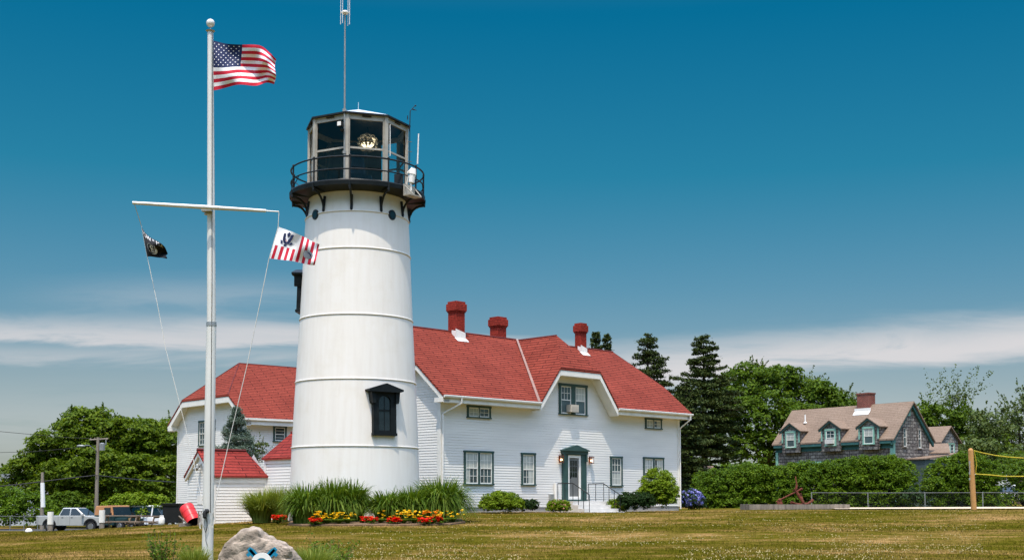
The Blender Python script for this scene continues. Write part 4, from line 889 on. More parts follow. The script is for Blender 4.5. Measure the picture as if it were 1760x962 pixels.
# --- distant houses
def farhouse(name, label, px, py_ridge, D, wpx, eave_py, deg, wallm, roofm, depth=6, gh=None, sky=False):
    c = P(px, HZ, D); s = D/FPX; Lh = wpx*s; gr = G(c.x, D)-.2; he = P(px, eave_py, D).z-gr; hr = P(px, py_ridge, D).z-gr
    r = thing(name, label, 'house', (c.x, D, gr), math.radians(deg)); a = Lh/2; d = depth/2
    b = MB(); b.box(-a, a, -d, d, 0, he); b.prism([(a, -d, he), (a, d, he), (a, 0, hr-.05)], (-2*a, 0, 0)); w = b.build('wall', M[wallm], r)
    b = MB(); slab(b, [(-a-.3, -d-.3, he-.1), (a+.3, -d-.3, he-.1), (a+.3, 0, hr), (-a-.3, 0, hr)], .15); slab(b, [(-a-.3, d+.3, he-.1), (a+.3, d+.3, he-.1), (a+.3, 0, hr), (-a-.3, 0, hr)], .15); b.build('roof', M[roofm], r)
    b = MB(); 
    for y0, y1 in ((-d-.3, 0), (d+.3, 0)):
        b.prism([(a+.31, y0, he-.1-.17), (a+.31, y1, hr-.17), (a+.31, y1, hr-.45), (a+.31, y0, he-.1-.45)], (.08, 0, 0))
    b.box(-a-.3, a+.3, -d-.36, -d-.30, he-.35, he-.08); b.build('rake_board', M['trim'], r)
    for k in range(2):
        b = MB(); x = -a+(k+.5)*a; b.box(x-.45, x+.45, -d-.05, -d+.02, he-1.7, he-.5); w2 = b.build('window', M['trim'], r); b = MB(); b.box(x-.36, x+.36, -d-.07, -d-.04, he-1.6, he-.6); b.build('pane', M['glassdk'], w2)
        b = MB(); y = -1.4+k*2.0; b.box(a-.02, a+.05, y, y+.8, he-1.7, he-.5); w2 = b.build('window', M['trim'], r); b = MB(); b.box(a+.04, a+.07, y+.08, y+.72, he-1.6, he-.6); b.build('pane', M['glassdk'], w2)
    return r
M['greyroof'] = shingle('grey_shingles', (.13, .14, .14), (.10, .11, .11), (.06, .06, .06))
farhouse('distant_house', 'small white house with tan roof far off above the volleyball net', 1711, 766, 165, 36, 779, -40, 'white', 'tanroof', 5)
farhouse('distant_house', 'grey roofed house with white trim at the far left edge', 2, 814, 120, 60, 845, -28, 'carwhite', 'greyroof', 8)
b = MB(); c = P(1185, 857, 92); gz_ = G(c.x, 92)
r = thing('low_outbuilding', 'low tan roofed outbuilding glimpsed past the right corner of the white house', 'shed', (c.x, 92, gz_), math.radians(-20))
b = MB(); b.box(-1.6, 1.6, -1.5, 1.5, 0, 2.0); b.build('wall', M['cedar'], r); b = MB(); slab(b, [(-1.8, -1.8, 1.9), (1.8, -1.8, 1.9), (1.8, 0, 3), (-1.8, 0, 3)]); slab(b, [(-1.8, 1.8, 1.9), (1.8, 1.8, 1.9), (1.8, 0, 3), (-1.8, 0, 3)]); b.build('roof', M['tanroof'], r)
# ------------------------------------------------------------------ vegetation
def quads(cen, nrm, size, asp=.62):
    n = len(cen); a = rng.normal(size=(n, 3)); t = np.cross(nrm, a); t /= np.linalg.norm(t, axis=1)[:, None]+1e-9; bt = np.cross(nrm, t)
    s = size*(.6+.8*rng.random(n))[:, None]; t = t*s*.5; bt = bt*s*.5*asp
    V = np.stack([cen-t, cen+bt*1.0, cen+t, cen-bt], 1)
    return V.reshape(-1, 3)
def unit(n, zmin=-1):
    v = rng.normal(size=(n, 3)); v /= np.linalg.norm(v, axis=1)[:, None]
    m = v[:, 2] < zmin; v[m, 2] *= -1; return v
def leaves_for(lobes, leaf, clump, per, dens=1.0, inner=.35, flat=.75, zmin=-.35):
    out = []
    for c, r in lobes:
        c = np.array(c); r = np.array(r); area = 4*math.pi*(((r[0]*r[1])**1.6+(r[0]*r[2])**1.6+(r[1]*r[2])**1.6)/3)**(1/1.6)
        k = max(6, int(dens*area/(clump*clump*1.9)))
        d = unit(k, zmin); rr = .72+.30*rng.random(k)**.7
        ki = int(k*inner); d = np.concatenate([d, unit(ki)]); rr = np.concatenate([rr, .2+.5*rng.random(ki)])
        cc = c+d*rr[:, None]*r; cs_ = clump*(.55+.75*rng.random(len(cc)))
        n = per; dd = unit(len(cc)*n, -.5).reshape(len(cc), n, 3); dd = dd+d[:, None, :]*.45; dd /= np.linalg.norm(dd, axis=2)[:, :, None]
        pos = cc[:, None, :]+dd*(cs_[:, None]*(.55+.5*rng.random((len(cc), n))))[:, :, None]*np.array([1, 1, flat])
        nr = dd*.7+rng.normal(size=dd.shape)*.45+np.array([0, 0, .5]); nr /= np.linalg.norm(nr, axis=2)[:, :, None]
        out.append(quads(pos.reshape(-1, 3), nr.reshape(-1, 3), leaf))
    return np.concatenate(out)
def foliage(name, V, m, parent=None): return raw(name, V, np.arange(len(V)).reshape(-1, 4), m, parent)
def limbs(root, base, targets, r, mname='trunk', h0=.35):
    b = MB(); base = Vector(base); top = Vector((0, 0, 0))
    cen = sum((Vector(t) for t in targets), Vector())/len(targets); fork = base.lerp(Vector((cen.x, cen.y, cen.z)), h0); fork.x = base.x*.7+cen.x*.3
    b.tube(base, fork, r, r*.72, 10)
    for t in targets:
        t = Vector(t); mid = fork.lerp(t, .5)+Vector((random.uniform(-.2, .2), random.uniform(-.2, .2), .25)); b.tube(fork, mid, r*.5, r*.32, 7); b.tube(mid, t, r*.32, r*.1, 6)
    return b.build('trunk', M[mname], root)
def tree(name, label, D, lobes, m, leaf=.24, clump=.7, per=40, dens=1.0, group=None, basepx=None, trunk=True, sprigs=0, cat='tree', spread=1.0, inner=.35, flat=.75, twig=None):
    """lobes: (px, py, radius px, depth offset m)"""
    s = D/FPX; bx = basepx if basepx is not None else sum(l[0] for l in lobes)/len(lobes)
    bp = P(bx, HZ, D); gz = G(bp.x, D); root = thing(name, label, cat, (bp.x, D, gz), 0, group); L_ = []
    for px, py, rp, dy, *rz in lobes:
        q = P(px, py, D+dy); R_ = rp*s; L_.append(((q.x-bp.x, dy, q.z-gz), (R_, R_*spread, R_*(rz[0] if rz else .85))))
    V = leaves_for(L_, leaf, clump, per, dens, inner, flat)
    if sprigs:
        E = []
        for _ in range(sprigs):
            c, r = L_[rng.integers(len(L_))]; d = unit(1, .15)[0]; d[2] = abs(d[2])+.25; d /= np.linalg.norm(d); p = np.array(c)+d*np.array(r)*.95; ln = (.6+.9*random.random())*(twig or .9)
            n = 26; t = rng.random(n)[:, None]; pos = p+(d+np.array([.15, 0, .35]))*t*ln+rng.normal(size=(n, 3))*.10*(1.1-t)*ln
            nr = rng.normal(size=(n, 3))+np.array([0, 0, .4]); nr /= np.linalg.norm(nr, axis=1)[:, None]; E.append(quads(pos, nr, leaf*.8))
        V = np.concatenate([V]+E)
    foliage('crown' if cat == 'tree' else 'foliage', V, M[m], root)
    if trunk: limbs(root, (0, 0, -.2), [l[0] for l in L_[:7]], .035*max(l[0][2] for l in L_)+.05)
    return root
# big rounded tree on the left
tree('maple_tree', 'broad rounded dark green tree behind the silver pickup on the left', 108,
     [(150, 752, 52, 1), (105, 775, 48, 0), (200, 760, 50, 0), (245, 780, 48, 1), (60, 815, 38, 0), (110, 825, 42, -2.5), (165, 812, 50, -3.5), (225, 822, 48, -3), (275, 818, 42, -1), (290, 775, 38, 3), (35, 845, 30, 0), (80, 845, 30, -2), (140, 850, 40, -3), (205, 850, 38, -2), (260, 850, 40, -2), (180, 728, 28, 1), (135, 725, 26, 2), (300, 745, 26, 4), (78, 778, 32, 0), (236, 748, 34, 0), (272, 762, 34, 0), (262, 738, 18, 2), (50, 800, 22, 0), (22, 822, 24, 0), (190, 790, 60, 3), (120, 800, 50, 3), (250, 800, 50, 3)],
     'maple', leaf=.28, clump=.80, per=52, basepx=185, dens=1.0, flat=.55, spread=1.1, sprigs=25, twig=.6)
tree('overgrown_shrub', 'overgrown green thicket behind the chain link fence at the far left', 99, [(12, 868, 34, 0), (45, 878, 36, -1), (-25, 870, 36, 0), (15, 892, 26, -2), (70, 893, 26, -1)], 'hedge', .22, .55, 36, trunk=False, cat='shrub')
tree('overgrown_shrub', 'dark green thicket behind the short pole and pickup', 101, [(92, 872, 26, 0), (120, 868, 24, 0), (145, 880, 22, 0), (100, 893, 22, -1)], 'decid', .22, .5, 36, trunk=False, cat='shrub')
tree('clipped_hedge', 'bright green low hedge behind the parked cars', 98, [(205, 866, 17, 0), (228, 862, 17, 0), (250, 862, 17, 0), (270, 866, 17, 0), (188, 873, 12, 0), (215, 880, 16, 0), (250, 880, 16, 0)], 'lightbush', .18, .35, 36, trunk=False, cat='hedge')
# trees behind the buildings, right side
grp = 'trees behind the station and cottage'
tree('maple_tree', 'large leafy green tree between the conifer and the shingled cottage', 112,
     [(1290, 668, 48, 0), (1345, 672, 46, 1), (1395, 690, 42, 1), (1435, 708, 34, 2), (1265, 720, 50, -2), (1320, 725, 52, -3), (1380, 735, 48, -2), (1255, 775, 48, -2), (1310, 780, 50, -3), (1365, 785, 45, -2), (1300, 655, 22, 1), (1268, 655, 24, 1), (1345, 668, 30, 1), (1415, 700, 36, 1), (1245, 690, 40, 0), (1450, 730, 34, 1)],
     'decid', leaf=.30, clump=.85, per=46, basepx=1310, flat=.55, sprigs=60, group=grp, twig=.55)
tree('locust_tree', 'feathery grey green tree rising behind the tan cottage roof near its chimney', 125, [(1420, 688, 26, 0), (1448, 692, 22, 1), (1470, 705, 20, 0), (1385, 668, 22, 0), (1345, 655, 20, 0), (1500, 740, 28, 0), (1300, 640, 16, 0)], 'greyleaf', .26, .7, 26, dens=.85, sprigs=45, inner=.2, group=grp, twig=1.0)
tree('maple_tree', 'mid green tree behind the right gable of the cottage', 118, [(1590, 720, 26, 0), (1620, 730, 34, 0), (1660, 740, 36, 0), (1600, 765, 40, 0), (1655, 785, 44, 0), (1700, 770, 34, 0)], 'decid', .30, .8, 40, sprigs=60, group=grp, flat=.6)
tree('locust_tree', 'open wispy tree against the sky right of the cottage', 124, [(1635, 700, 17, 0), (1648, 690, 12, 0), (1615, 712, 16, 0), (1655, 705, 14, 0)], 'greyleaf', .26, .55, 20, dens=.6, sprigs=45, inner=.1, group=grp, twig=2.2)
tree('maple_tree', 'dark tree standing behind the volleyball post', 112, [(1690, 735, 28, 0), (1715, 750, 24, -1), (1680, 790, 36, -3), (1725, 800, 36, -2)], 'greyleaf', .28, .75, 36, sprigs=40, group=grp)
tree('locust_tree', 'pale grey green tree at the right edge of the picture', 118, [(1750, 715, 26, 0), (1735, 745, 22, 0), (1765, 745, 30, 0), (1745, 790, 34, 0), (1772, 695, 16, 0)], 'greyleaf', .28, .7, 28, sprigs=60, group=grp, dens=.8, twig=1.8)
tree('overgrown_shrub', 'tangled green thicket behind the fence at the right edge', 84, [(1720, 822, 26, 0), (1752, 850, 24, 0), (1775, 820, 34, 0), (1690, 855, 22, 0), (1725, 866, 16, -.5), (1740, 800, 26, 3)], 'decid', .2, .5, 30, trunk=False, cat='shrub')
def conifer(name, label, D, px, top, base, prof, m, seed, group=None, lay=1.15, pad=.9, leaf=.16, n0=46, droop=.15, gap=0, vis=None):
    """prof: [(py, half width px)] silhouettes down the tree; separate foliage pads on limbs"""
    r_ = np.random.default_rng(seed); s = D/FPX; bp = P(px, HZ, D); gz = G(bp.x, D); root = thing(name, label, 'tree', (bp.x, D, gz), 0, group)
    zt = P(px, top, D).z-gz; b = MB(); b.tube((0, 0, -.2), (0, 0, zt*.5), .022*zt+.05, .014*zt+.03, 9); b.tube((0, 0, zt*.5), (0, 0, zt*.97), .014*zt+.03, .03, 8)
    ys_ = [p for p, _ in prof]; ws = [w for _, w in prof]; out = []; z_ = zt
    py = top
    while py < min(base, 850):
        w = float(np.interp(py, ys_, ws))*s; zc = P(px, py, D).z-gz
        k = max(3, int(2.2+w*2.2)); a0 = r_.random()*6.28
        for i in range(k):
            a = a0+i*6.283/k+r_.normal()*.35; ln = w*(.5+.65*r_.random()); zc0 = zc; zc = zc0+r_.normal()*.22*(.3+w*.25); droop_ = droop+r_.normal()*.10
            if r_.random() < gap: continue
            d = np.array([math.cos(a), math.sin(a)]); b.tube((0, 0, zc-.1*ln), (d[0]*ln*.9, d[1]*ln*.9, zc-.1*ln+ln*(.12-droop_)), .035, .012, 5)
            n = int(n0*max(.35, ln)); t = np.sqrt(r_.random(n)); wd_ = (.18+.22*ln)*(1.1-.5*t)
            off = r_.normal(size=n)*wd_*.7; pos = np.stack([d[0]*t*ln-d[1]*off, d[1]*t*ln+d[0]*off, zc-.1*ln+ln*t*(.15-droop_)+r_.normal(size=n)*.07*pad+.05], 1)
            nr = r_.normal(size=(n, 3))*.55+np.array([0, 0, .8]); nr /= np.linalg.norm(nr, axis=1)[:, None]; out.append(quads(pos, nr, leaf, .5)); zc = zc0
        py += (lay*(.22+.25*w*.35))/s*(.8+.4*r_.random())
    foliage('crown', np.concatenate(out), M[m], root); b.build('trunk', M['trunk'], root); return root
conifer('pine_tree', 'tall shaggy pine with a ragged top just right of the white house', 96, 1212, 578, 850, [(578, 8), (588, 24), (610, 26), (625, 36), (640, 40), (655, 56), (690, 66), (740, 66), (790, 66), (850, 60)], 'pine', 3, grp, gap=.15, n0=135, lay=.72, leaf=.2)
conifer('pine_tree', 'pine top showing above the right end of the red roof', 98, 1115, 576, 800, [(576, 7), (590, 22), (605, 24), (625, 38), (640, 44), (700, 56), (800, 60)], 'pine', 12, grp, gap=.2, n0=110, lay=.8, leaf=.2)
conifer('pine_tree', 'dark conifer filling the gap behind the right corner of the white house', 90, 1180, 655, 850, [(655, 10), (700, 40), (760, 48), (850, 50)], 'pine', 17, grp, n0=80, lay=.7, leaf=.22)
conifer('cypress_tree', 'narrow dark treetop just right of the small chimney', 100, 1026, 574, 760, [(574, 5), (585, 9), (600, 11), (700, 18)], 'pine', 5, grp, n0=90, lay=.55, leaf=.2, droop=-.3)
conifer('cypress_tree', 'second narrow treetop behind the ridge, right of its twin', 100, 1045, 578, 760, [(578, 4), (588, 7), (600, 8), (700, 15)], 'pine', 6, grp, n0=90, lay=.55, leaf=.2, droop=-.3)
conifer('blue_spruce', 'blue green spruce rising behind the shed roof', 57, 404, 704, 830, [(704, 3), (716, 13), (735, 24), (755, 32), (775, 42), (800, 46), (830, 50)], 'spruce', 8, None, n0=480, lay=.34, leaf=.07, pad=.9, droop=.1)
tree('overgrown_shrub', 'loose grey green shrub beside the blue spruce', 58, [(438, 772, 14, 0), (452, 768, 9, 0), (428, 782, 16, 0), (445, 788, 14, 0)], 'greyleaf', .08, .2, 28, trunk=False, cat='shrub', dens=.7, sprigs=14, twig=.3)
# hedges and shrubs
def hedge_lobes(x0, x1, step, tops, base=880, r=21):
    out = []; xs_, ys_ = zip(*tops); x = x0
    while x <= x1:
        t = float(np.interp(x, xs_, ys_))+rng.normal()*1.5; y = t+r; k = 0
        while y < base+4: out.append((x+rng.normal()*2, y, r*(1+.12*rng.normal()), (.35 if k == 0 else 0)+rng.normal()*.12, 1.0)); y += r*1.05; k += 1
        x += step
    return out
tree('tall_hedge', 'tall clipped green hedge in front of the shingled cottage', 76, hedge_lobes(1212, 1560, 19, [(1195, 824), (1215, 812), (1250, 805), (1330, 800), (1400, 797), (1470, 787), (1540, 783), (1558, 792), (1570, 815)]),
     'hedge', .12, .26, 40, trunk=False, cat='hedge', spread=1.5, dens=.72, sprigs=10, twig=.2, flat=.95, inner=.15)
tree('tall_hedge', 'rounded block of green hedge left of the volleyball post', 77, hedge_lobes(1608, 1706, 18, [(1590, 822), (1612, 792), (1650, 777), (1690, 785), (1712, 812)]),
     'hedge', .12, .26, 40, trunk=False, cat='hedge', spread=1.4, dens=.72, sprigs=6, twig=.2, flat=.95, inner=.15)
tree('flowering_shrub', 'dark shrub dotted with white blossom in the gap of the hedge', 74, [(1565, 852, 13, 0), (1580, 860, 12, 0)], 'darkbush', .12, .25, 26, trunk=False, cat='shrub')
def bush(name, label, px, py0, py1, wpx, D, m, leaf=.07, clump=.16, per=30, blooms=None, nb=0, bs=.10, boxy=False, zup=0, cat='shrub', group=None):
    s = D/FPX; bp = P(px, HZ, D); gz = G(bp.x, D); r = thing(name, label, cat, (bp.x, D, gz), 0, group); h = P(px, py0, D).z-gz; w = wpx*s/2
    if boxy: L_ = [((x*w, 0, h*.5), (w*.5, w*.6, h*.5)) for x in (-.55, 0, .55)]
    else: L_ = [((0, 0, h*.48), (w*.88, w*.8, h*.52)), ((-w*.45, -.1, h*.32), (w*.5, w*.5, h*.34)), ((w*.45, .1, h*.34), (w*.5, w*.5, h*.36)), ((w*.1, -w*.3, h*.35), (w*.6, w*.5, h*.38))]
    V = leaves_for(L_, leaf, clump, per, 1.1, .5); foliage('foliage', V, M[m], r)
    if blooms:
        out = []
        for _ in range(nb):
            c, rr = L_[rng.integers(len(L_))]; d = unit(1, -.2)[0]; d[1] = -abs(d[1]); p = np.array(c)+d*np.array(rr)*1.06; n = 16
            dd = unit(n); pos = p+dd*bs*.5; out.append(quads(pos, dd, bs*.55, .9))
        foliage('blossom', np.concatenate(out), M[blooms], r)
    return r
def hd(px, d): q = HF.wpx(px, d); return q.y
bush('hydrangea', 'hydrangea bush covered in blue and violet blooms at the house corner', 1188, 842, 880, 46, 67, 'darkbush', .10, .18, 26, 'flowerb', 150, .17)
bush('round_shrub', 'large rounded light green shrub in front of the right end windows', 1131, 806, 882, 74, hd(1131, -2.6), 'lightbush', .085, .18, 34)
bush('clipped_shrub', 'dark clipped box shrub left of the large light green bush', 1093, 846, 882, 62, hd(1093, -2.3), 'darkbush', .045, .10, 44, boxy=True)
bush('round_shrub', 'light green spreading shrub between the two left windows', 862, 846, 884, 80, hd(862, -1.6), 'lightbush', .075, .15, 34)
bush('clipped_shrub', 'small dark clipped shrub right of the spreading light shrub', 907, 859, 884, 36, hd(907, -1.3), 'darkbush', .045, .10, 44, boxy=True)
bush('flowering_shrub', 'small shrub with pink blossoms left of the front steps', 960, 859, 884, 42, hd(960, -2.0), 'lightbush', .065, .12, 30, 'flowerp', 22, .07)
bush('flowering_shrub', 'small shrub with pink blossoms right of the front steps', 1062, 857, 883, 38, hd(1062, -1.5), 'lightbush', .065, .12, 30, 'flowerp', 18, .07)
def reeds(name, label, px, D, h, spread_, n, m, width=.016, droop=.9, base=.18, seedv=1, group=None, cat='ornamental grass', lean=0, ry=None):
    r_ = np.random.default_rng(seedv); bp = P(px, HZ, D); gz = G(bp.x, D); r = thing(name, label, cat, (bp.x, D, gz), 0, group)
    a = r_.random(n)*math.tau; R0 = base*np.sqrt(r_.random(n)); d = np.stack([np.cos(a), np.sin(a)], 1); hh = h*(.55+.5*r_.random(n)); sp = spread_*(.15+.95*r_.random(n)); dr = droop*(.4+.9*r_.random(n))
    K = 6; P_ = []
    side_ = np.stack([-d[:, 1], d[:, 0]], 1)+r_.normal(size=(n, 2))*.5
    for k in range(K+1):
        t = k/K; out_ = R0+sp*t**1.5; kd = .45+.55*np.minimum(sp/max(spread_, .01), 1); z_ = hh*(1.62*t**.85-1.62*t**.85*0-dr*kd*.95*t**2.8); z_ = np.maximum(z_, .02+0*z_)
        w = width*(1-.85*t**1.5)*(.6+.8*r_.random(n)); x = d[:, 0]*out_+lean*t; y = d[:, 1]*out_*(ry or 1)
        P_.append((np.stack([x-side_[:, 0]*w, y-side_[:, 1]*w, z_], 1), np.stack([x+side_[:, 0]*w, y+side_[:, 1]*w, z_], 1)))
    V = np.stack([q for p in P_ for q in p], 1).reshape(-1, 3); i = np.arange(n)[:, None]*(2*(K+1)); F_ = np.concatenate([i+np.array([2*k, 2*k+1, 2*k+3, 2*k+2]) for k in range(K)], 0).reshape(-1, 4)
    F_ = np.stack([i+np.array([2*k, 2*k+1, 2*k+3, 2*k+2]) for k in range(K)], 1).reshape(-1, 4)
    raw('leaf_blades', V, F_, M[m], r); return r
gg = 'ornamental grass clumps round the foot of the lighthouse'
reeds('ornamental_grass', 'dark upright ornamental grass clump at the left foot of the lighthouse', 528, 43.3, 1.12, .72, 2250, 'reed', .019, 1.18, .44, 1, gg)
reeds('ornamental_grass', 'taller ornamental grass clump second from left by the tower', 574, 43.4, 1.20, .70, 2100, 'reed', .019, 1.12, .42, 2, gg)
reeds('ornamental_grass', 'arching ornamental grass clump just left of the bare patch of tower wall', 603, 43.6, 1.18, .62, 1875, 'reed', .019, 1.24, .40, 3, gg)
reeds('ornamental_grass', 'low spreading grass clump right of the bare tower wall', 668, 43.7, .92, .78, 1950, 'reed', .019, 1.18, .42, 4, gg)
reeds('ornamental_grass', 'mid height grass clump between low clump and biggest clump', 710, 43.9, 1.0, .80, 1950, 'reed', .019, 1.18, .44, 5, gg)
reeds('ornamental_grass', 'biggest arching ornamental grass clump right of the lighthouse', 757, 44.4, 1.28, 1.05, 3300, 'reed', .019, 1.36, .52, 6, gg)
reeds('ornamental_grass', 'feathery yellow green grass clump in front of the shed', 450, 45.6, .90, .82, 2600, 'reedlt', .011, .7, .32, 7, gg)
reeds('ornamental_grass', 'pale fine grass clump beside the red flowers and covered entry', 482, 45.4, .98, .55, 1300, 'reedlt', .009, .6, .26, 8, gg)
reeds('ornamental_grass', 'bright green grass tuft right of the boulder', 538, 21.8, .42, .36, 1500, 'reedlt', .0045, .5, .28, 9)
reeds('ornamental_grass', 'bright grass tuft against the foot of the flagpole', 337, 23.2, .36, .26, 900, 'reedlt', .0045, .5, .2, 10)
def weed(label, px, D, h, n, seedv):
    r_ = np.random.default_rng(seedv); bp = P(px, HZ, D); gz = G(bp.x, D); r = thing('wild_bush', label, 'shrub', (bp.x, D, gz)); b = MB(); out = []
    for _ in range(n):
        a = r_.random()*6.28; ln = h*(.55+.5*r_.random()); sp = .42*r_.random(); p0 = Vector((math.cos(a)*.15, math.sin(a)*.15, -.02)); p1 = Vector((math.cos(a)*(.15+sp), math.sin(a)*(.15+sp), ln)); b.tube(p0, p1, .006, .003, 4)
        k = 30; t = (.25+.75*r_.random(k))[:, None]; pos = np.array(p0)+(np.array(p1)-np.array(p0))*t+r_.normal(size=(k, 3))*.055; nr = r_.normal(size=(k, 3))*.6+np.array([0, -.3, .7]); nr /= np.linalg.norm(nr, axis=1)[:, None]; out.append(quads(pos, nr, .055))
    foliage('foliage', np.concatenate(out), M['decid'], r); b.build('stem', M['trunk'], r)
weed('leafy wild bush on the lawn left of the flagpole', 286, 24.5, .68, 26, 1); weed('loose leafy wild bush right of the boulder and grass tuft', 572, 23.5, .62, 24, 2)
# flower bed
def flowerplant(name, label, px, D, col, nb, h, spread_, leafm='reed', seedv=1, bs=.075, group=None):
    r_ = np.random.default_rng(seedv); bp = P(px, HZ, D); gz = G(bp.x, D); r = thing(name, label, 'flower', (bp.x, D, gz), 0, group)
    n = 240 if name == 'daylily' else 0
    if n:
        a = r_.random(n)*math.tau; d = np.stack([np.cos(a), np.sin(a)], 1); sp = spread_*(.3+.8*r_.random(n)); V = []
        for t in (0, .35, .7, 1):
            z_ = h*.85*(t*1.3-.8*t**2.4); w = .011*(1-.8*t); V += [np.stack([d[:, 0]*sp*t-d[:, 1]*w, d[:, 1]*sp*t+d[:, 0]*w, z_+0*sp], 1), np.stack([d[:, 0]*sp*t+d[:, 1]*w, d[:, 1]*sp*t-d[:, 0]*w, z_+0*sp], 1)]
        V = np.stack(V, 1).reshape(-1, 3); i = np.arange(n)[:, None]*8; F_ = np.stack([i+np.array([2*k, 2*k+1, 2*k+3, 2*k+2]) for k in range(3)], 1).reshape(-1, 4); raw('leaf_blades', V, F_, M[leafm], r)
    else:
        foliage('foliage', leaves_for([((0, 0, h*.45), (spread_, spread_*.8, h*.42))], .06, .1, 24, 1.2, .5), M['decid'], r)
    out = []; b = MB()
    for _ in range(nb):
        a = r_.random()*6.28; q = 1.25*spread_*math.sqrt(r_.random()); p = np.array([math.cos(a)*q, math.sin(a)*q-.05, h*(.5+.62*r_.random())]); k = 6
        if n: b.tube((p[0]*.4, p[1]*.4, 0), tuple(p), .004, .003, 4)
        ang = np.arange(k)*math.tau/k+r_.random(); dd = np.stack([np.cos(ang), np.sin(ang), .7+0*ang], 1); dd /= np.linalg.norm(dd, axis=1)[:, None]
        nr = np.cross(dd, np.stack([-np.sin(ang), np.cos(ang), 0*ang], 1)); out.append(quads(p+dd*bs*.4, dd*.2+nr*.8+r_.normal(size=nr.shape)*.3+1e-3, bs, .7)); 
    foliage('bloom', np.concatenate(out), M[col], r)
    if n: b.build('stem', M['reed'], r)
yl = [(548, 42.2, 'flowery', 9), (563, 42.5, 'flowery', 9), (583, 42.3, 'flowery', 9), (598, 42.4, 'flowery', 5), (655, 42.5, 'flowery', 5), (694, 42.3, 'flowery', 12), (712, 42.5, 'flowery', 13), (744, 42.4, 'flowero', 13), (764, 42.8, 'flowery', 8), (778, 43.2, 'flowery', 5)]
yw = ['leftmost, beside the dark grass', 'second from left, below the taller grass', 'third from left', 'fourth from left, at the bare tower wall', 'fifth from left, with sparse blooms', 'densest pair, left one', 'densest pair, right one', 'with orange blooms', 'right of the orange one', 'rightmost, smallest']
for i, (px, D, c, nb) in enumerate(yl): flowerplant('daylily', ('orange' if c == 'flowero' else 'yellow')+' daylily clump in the flower bed, '+yw[i], px, D, c, int(nb*1.5), .42, .34, 'reed', 20+i, .088, 'daylilies in the flower bed')
rl = [(480, 44.3, 22), (543, 42.0, 14), (631, 42.6, 12), (641, 42.2, 8), (678, 42.2, 16), (731, 42.0, 16), (757, 42.2, 7)]
rw = ['alone in front of the feathery grass', 'at the left end of the bed by dark grass', 'just right of the bare tower wall', 'small one next to the bare tower wall group', 'in the middle between yellow clumps', 'left of the orange daylily', 'rightmost and smallest']
for i, (px, D, nb) in enumerate(rl): flowerplant('red_geranium', 'bright red geranium, '+rw[i], px, D, 'flowerr', nb*3, .22 if i else .26, .20 if nb > 10 else .13, 'reed', 50+i, .085, 'red geraniums in the flower bed')
M['soil'] = mat('bare_soil', (.16, .10, .055), .95, var=.3, scale=3, bump=.6, bscale=12)
def bed(pts, nm, label, h=.05):
    c = sum((Vector((x, y)) for x, y in pts), Vector((0, 0)))/len(pts); b = MB(); top = [(x, y, G(x, y)+h) for x, y in pts]; cc = (c.x, c.y, G(c.x, c.y)+h+.04)
    for i in range(len(top)): b.face([top[i], top[(i+1) % len(top)], cc]); x, y, z_ = top[i]; x2, y2, z2 = top[(i+1) % len(top)]; b.face([(x, y, z_-.2), (x2, y2, z2-.2), (x2, y2, z2), (x, y, z_)])
    o = b.build(nm, M['soil']); tag(o, label, kind='structure')
pts = []
for px, D in ((495, 43), (520, 42), (600, 41.7), (700, 41.7), (775, 42.2), (800, 43.5), (792, 46), (700, 46.5), (560, 46.5), (500, 45)): q = P(px, HZ, D); pts.append((q.x, q.y))
bed(pts, 'flower_bed_soil', 'bare brown soil of the flower bed round the lighthouse')

# far belt of woodland closing the horizon behind everything
n = 700; out = []
for i in range(n):
    a = math.radians(-34+68*i/n); R_ = 190+60*random.random(); x = math.sin(a)*R_; y = math.cos(a)*R_; h = 4.2+2.2*random.random()
    out.append(((x, y, G(x, y)+h*.45), (4.5, 4.5, h*.6)))
V = leaves_for(out, .9, 2.0, 14, .8, .2); o = foliage('distant_woodland', V, M['decid']); tag(o, 'far off belt of woodland along the horizon', 'woodland', kind='stuff')
# ------------------------------------------------------------------ flagpole and flags
FD = 24.0; fb = P(356.5, 960, FD); FG = G(fb.x, FD)
FP = thing('flagpole', 'tall white flagpole with crossing yardarm in front of the lighthouse', 'flagpole', (fb.x, FD, FG))
def fl(px, py, D=FD): v = P(px, py, D); return Vector((v.x-fb.x, v.y-FD, v.z-FG))
b = MB(); pb0 = fl(356.5, 985); pj = fl(356.2, 556); pj2 = fl(359.2, 368); pt = fl(361.6, 56)
pb0 = Vector((0, 0, -.15)); pj.x = pb0.x+.0; 
b.tube(pb0, pj, .108, .094, 24); b.build('lower_pole', M['alu'], FP, smooth=True, auto=.6)
b = MB(); b.tube(pj-Vector((0, 0, .02)), pj+Vector((0, 0, .03)), .099, .097, 24); b.tube(pj+Vector((0, 0, -.05)), pj+Vector((0, 0, -.02)), .1, .1, 24); b.build('joint_collar', M['metal'], FP, smooth=True, auto=.6)
b = MB(); b.tube(pj+Vector((0, 0, .03)), pt, .086, .055, 24); b.build('upper_pole', M['alu'], FP, smooth=True, auto=.6)
b = MB(); b.tube(pt, pt+Vector((0, 0, .03)), .06, .085, 20); b.tube(pt+Vector((0, 0, .03)), pt+Vector((0, 0, .045)), .09, .05, 20); b.tube(pt+Vector((0, 0, .04)), pt+Vector((0, 0, .12)), .012, .012, 8); b.build('truck', M['metal'], FP, smooth=True, auto=.6)
b = MB(); b.sphere(pt+Vector((0, 0, .185)), .082, 20); b.build('ball_finial', M['alu'], FP, smooth=True)
b = MB(); y0_ = fl(232, 352, FD-.45); y1_ = fl(482, 367, FD+.15); ym = y0_.lerp(y1_, .5); ymp = y0_.lerp(y1_, .91); yo = Vector((0, -.16, 0))
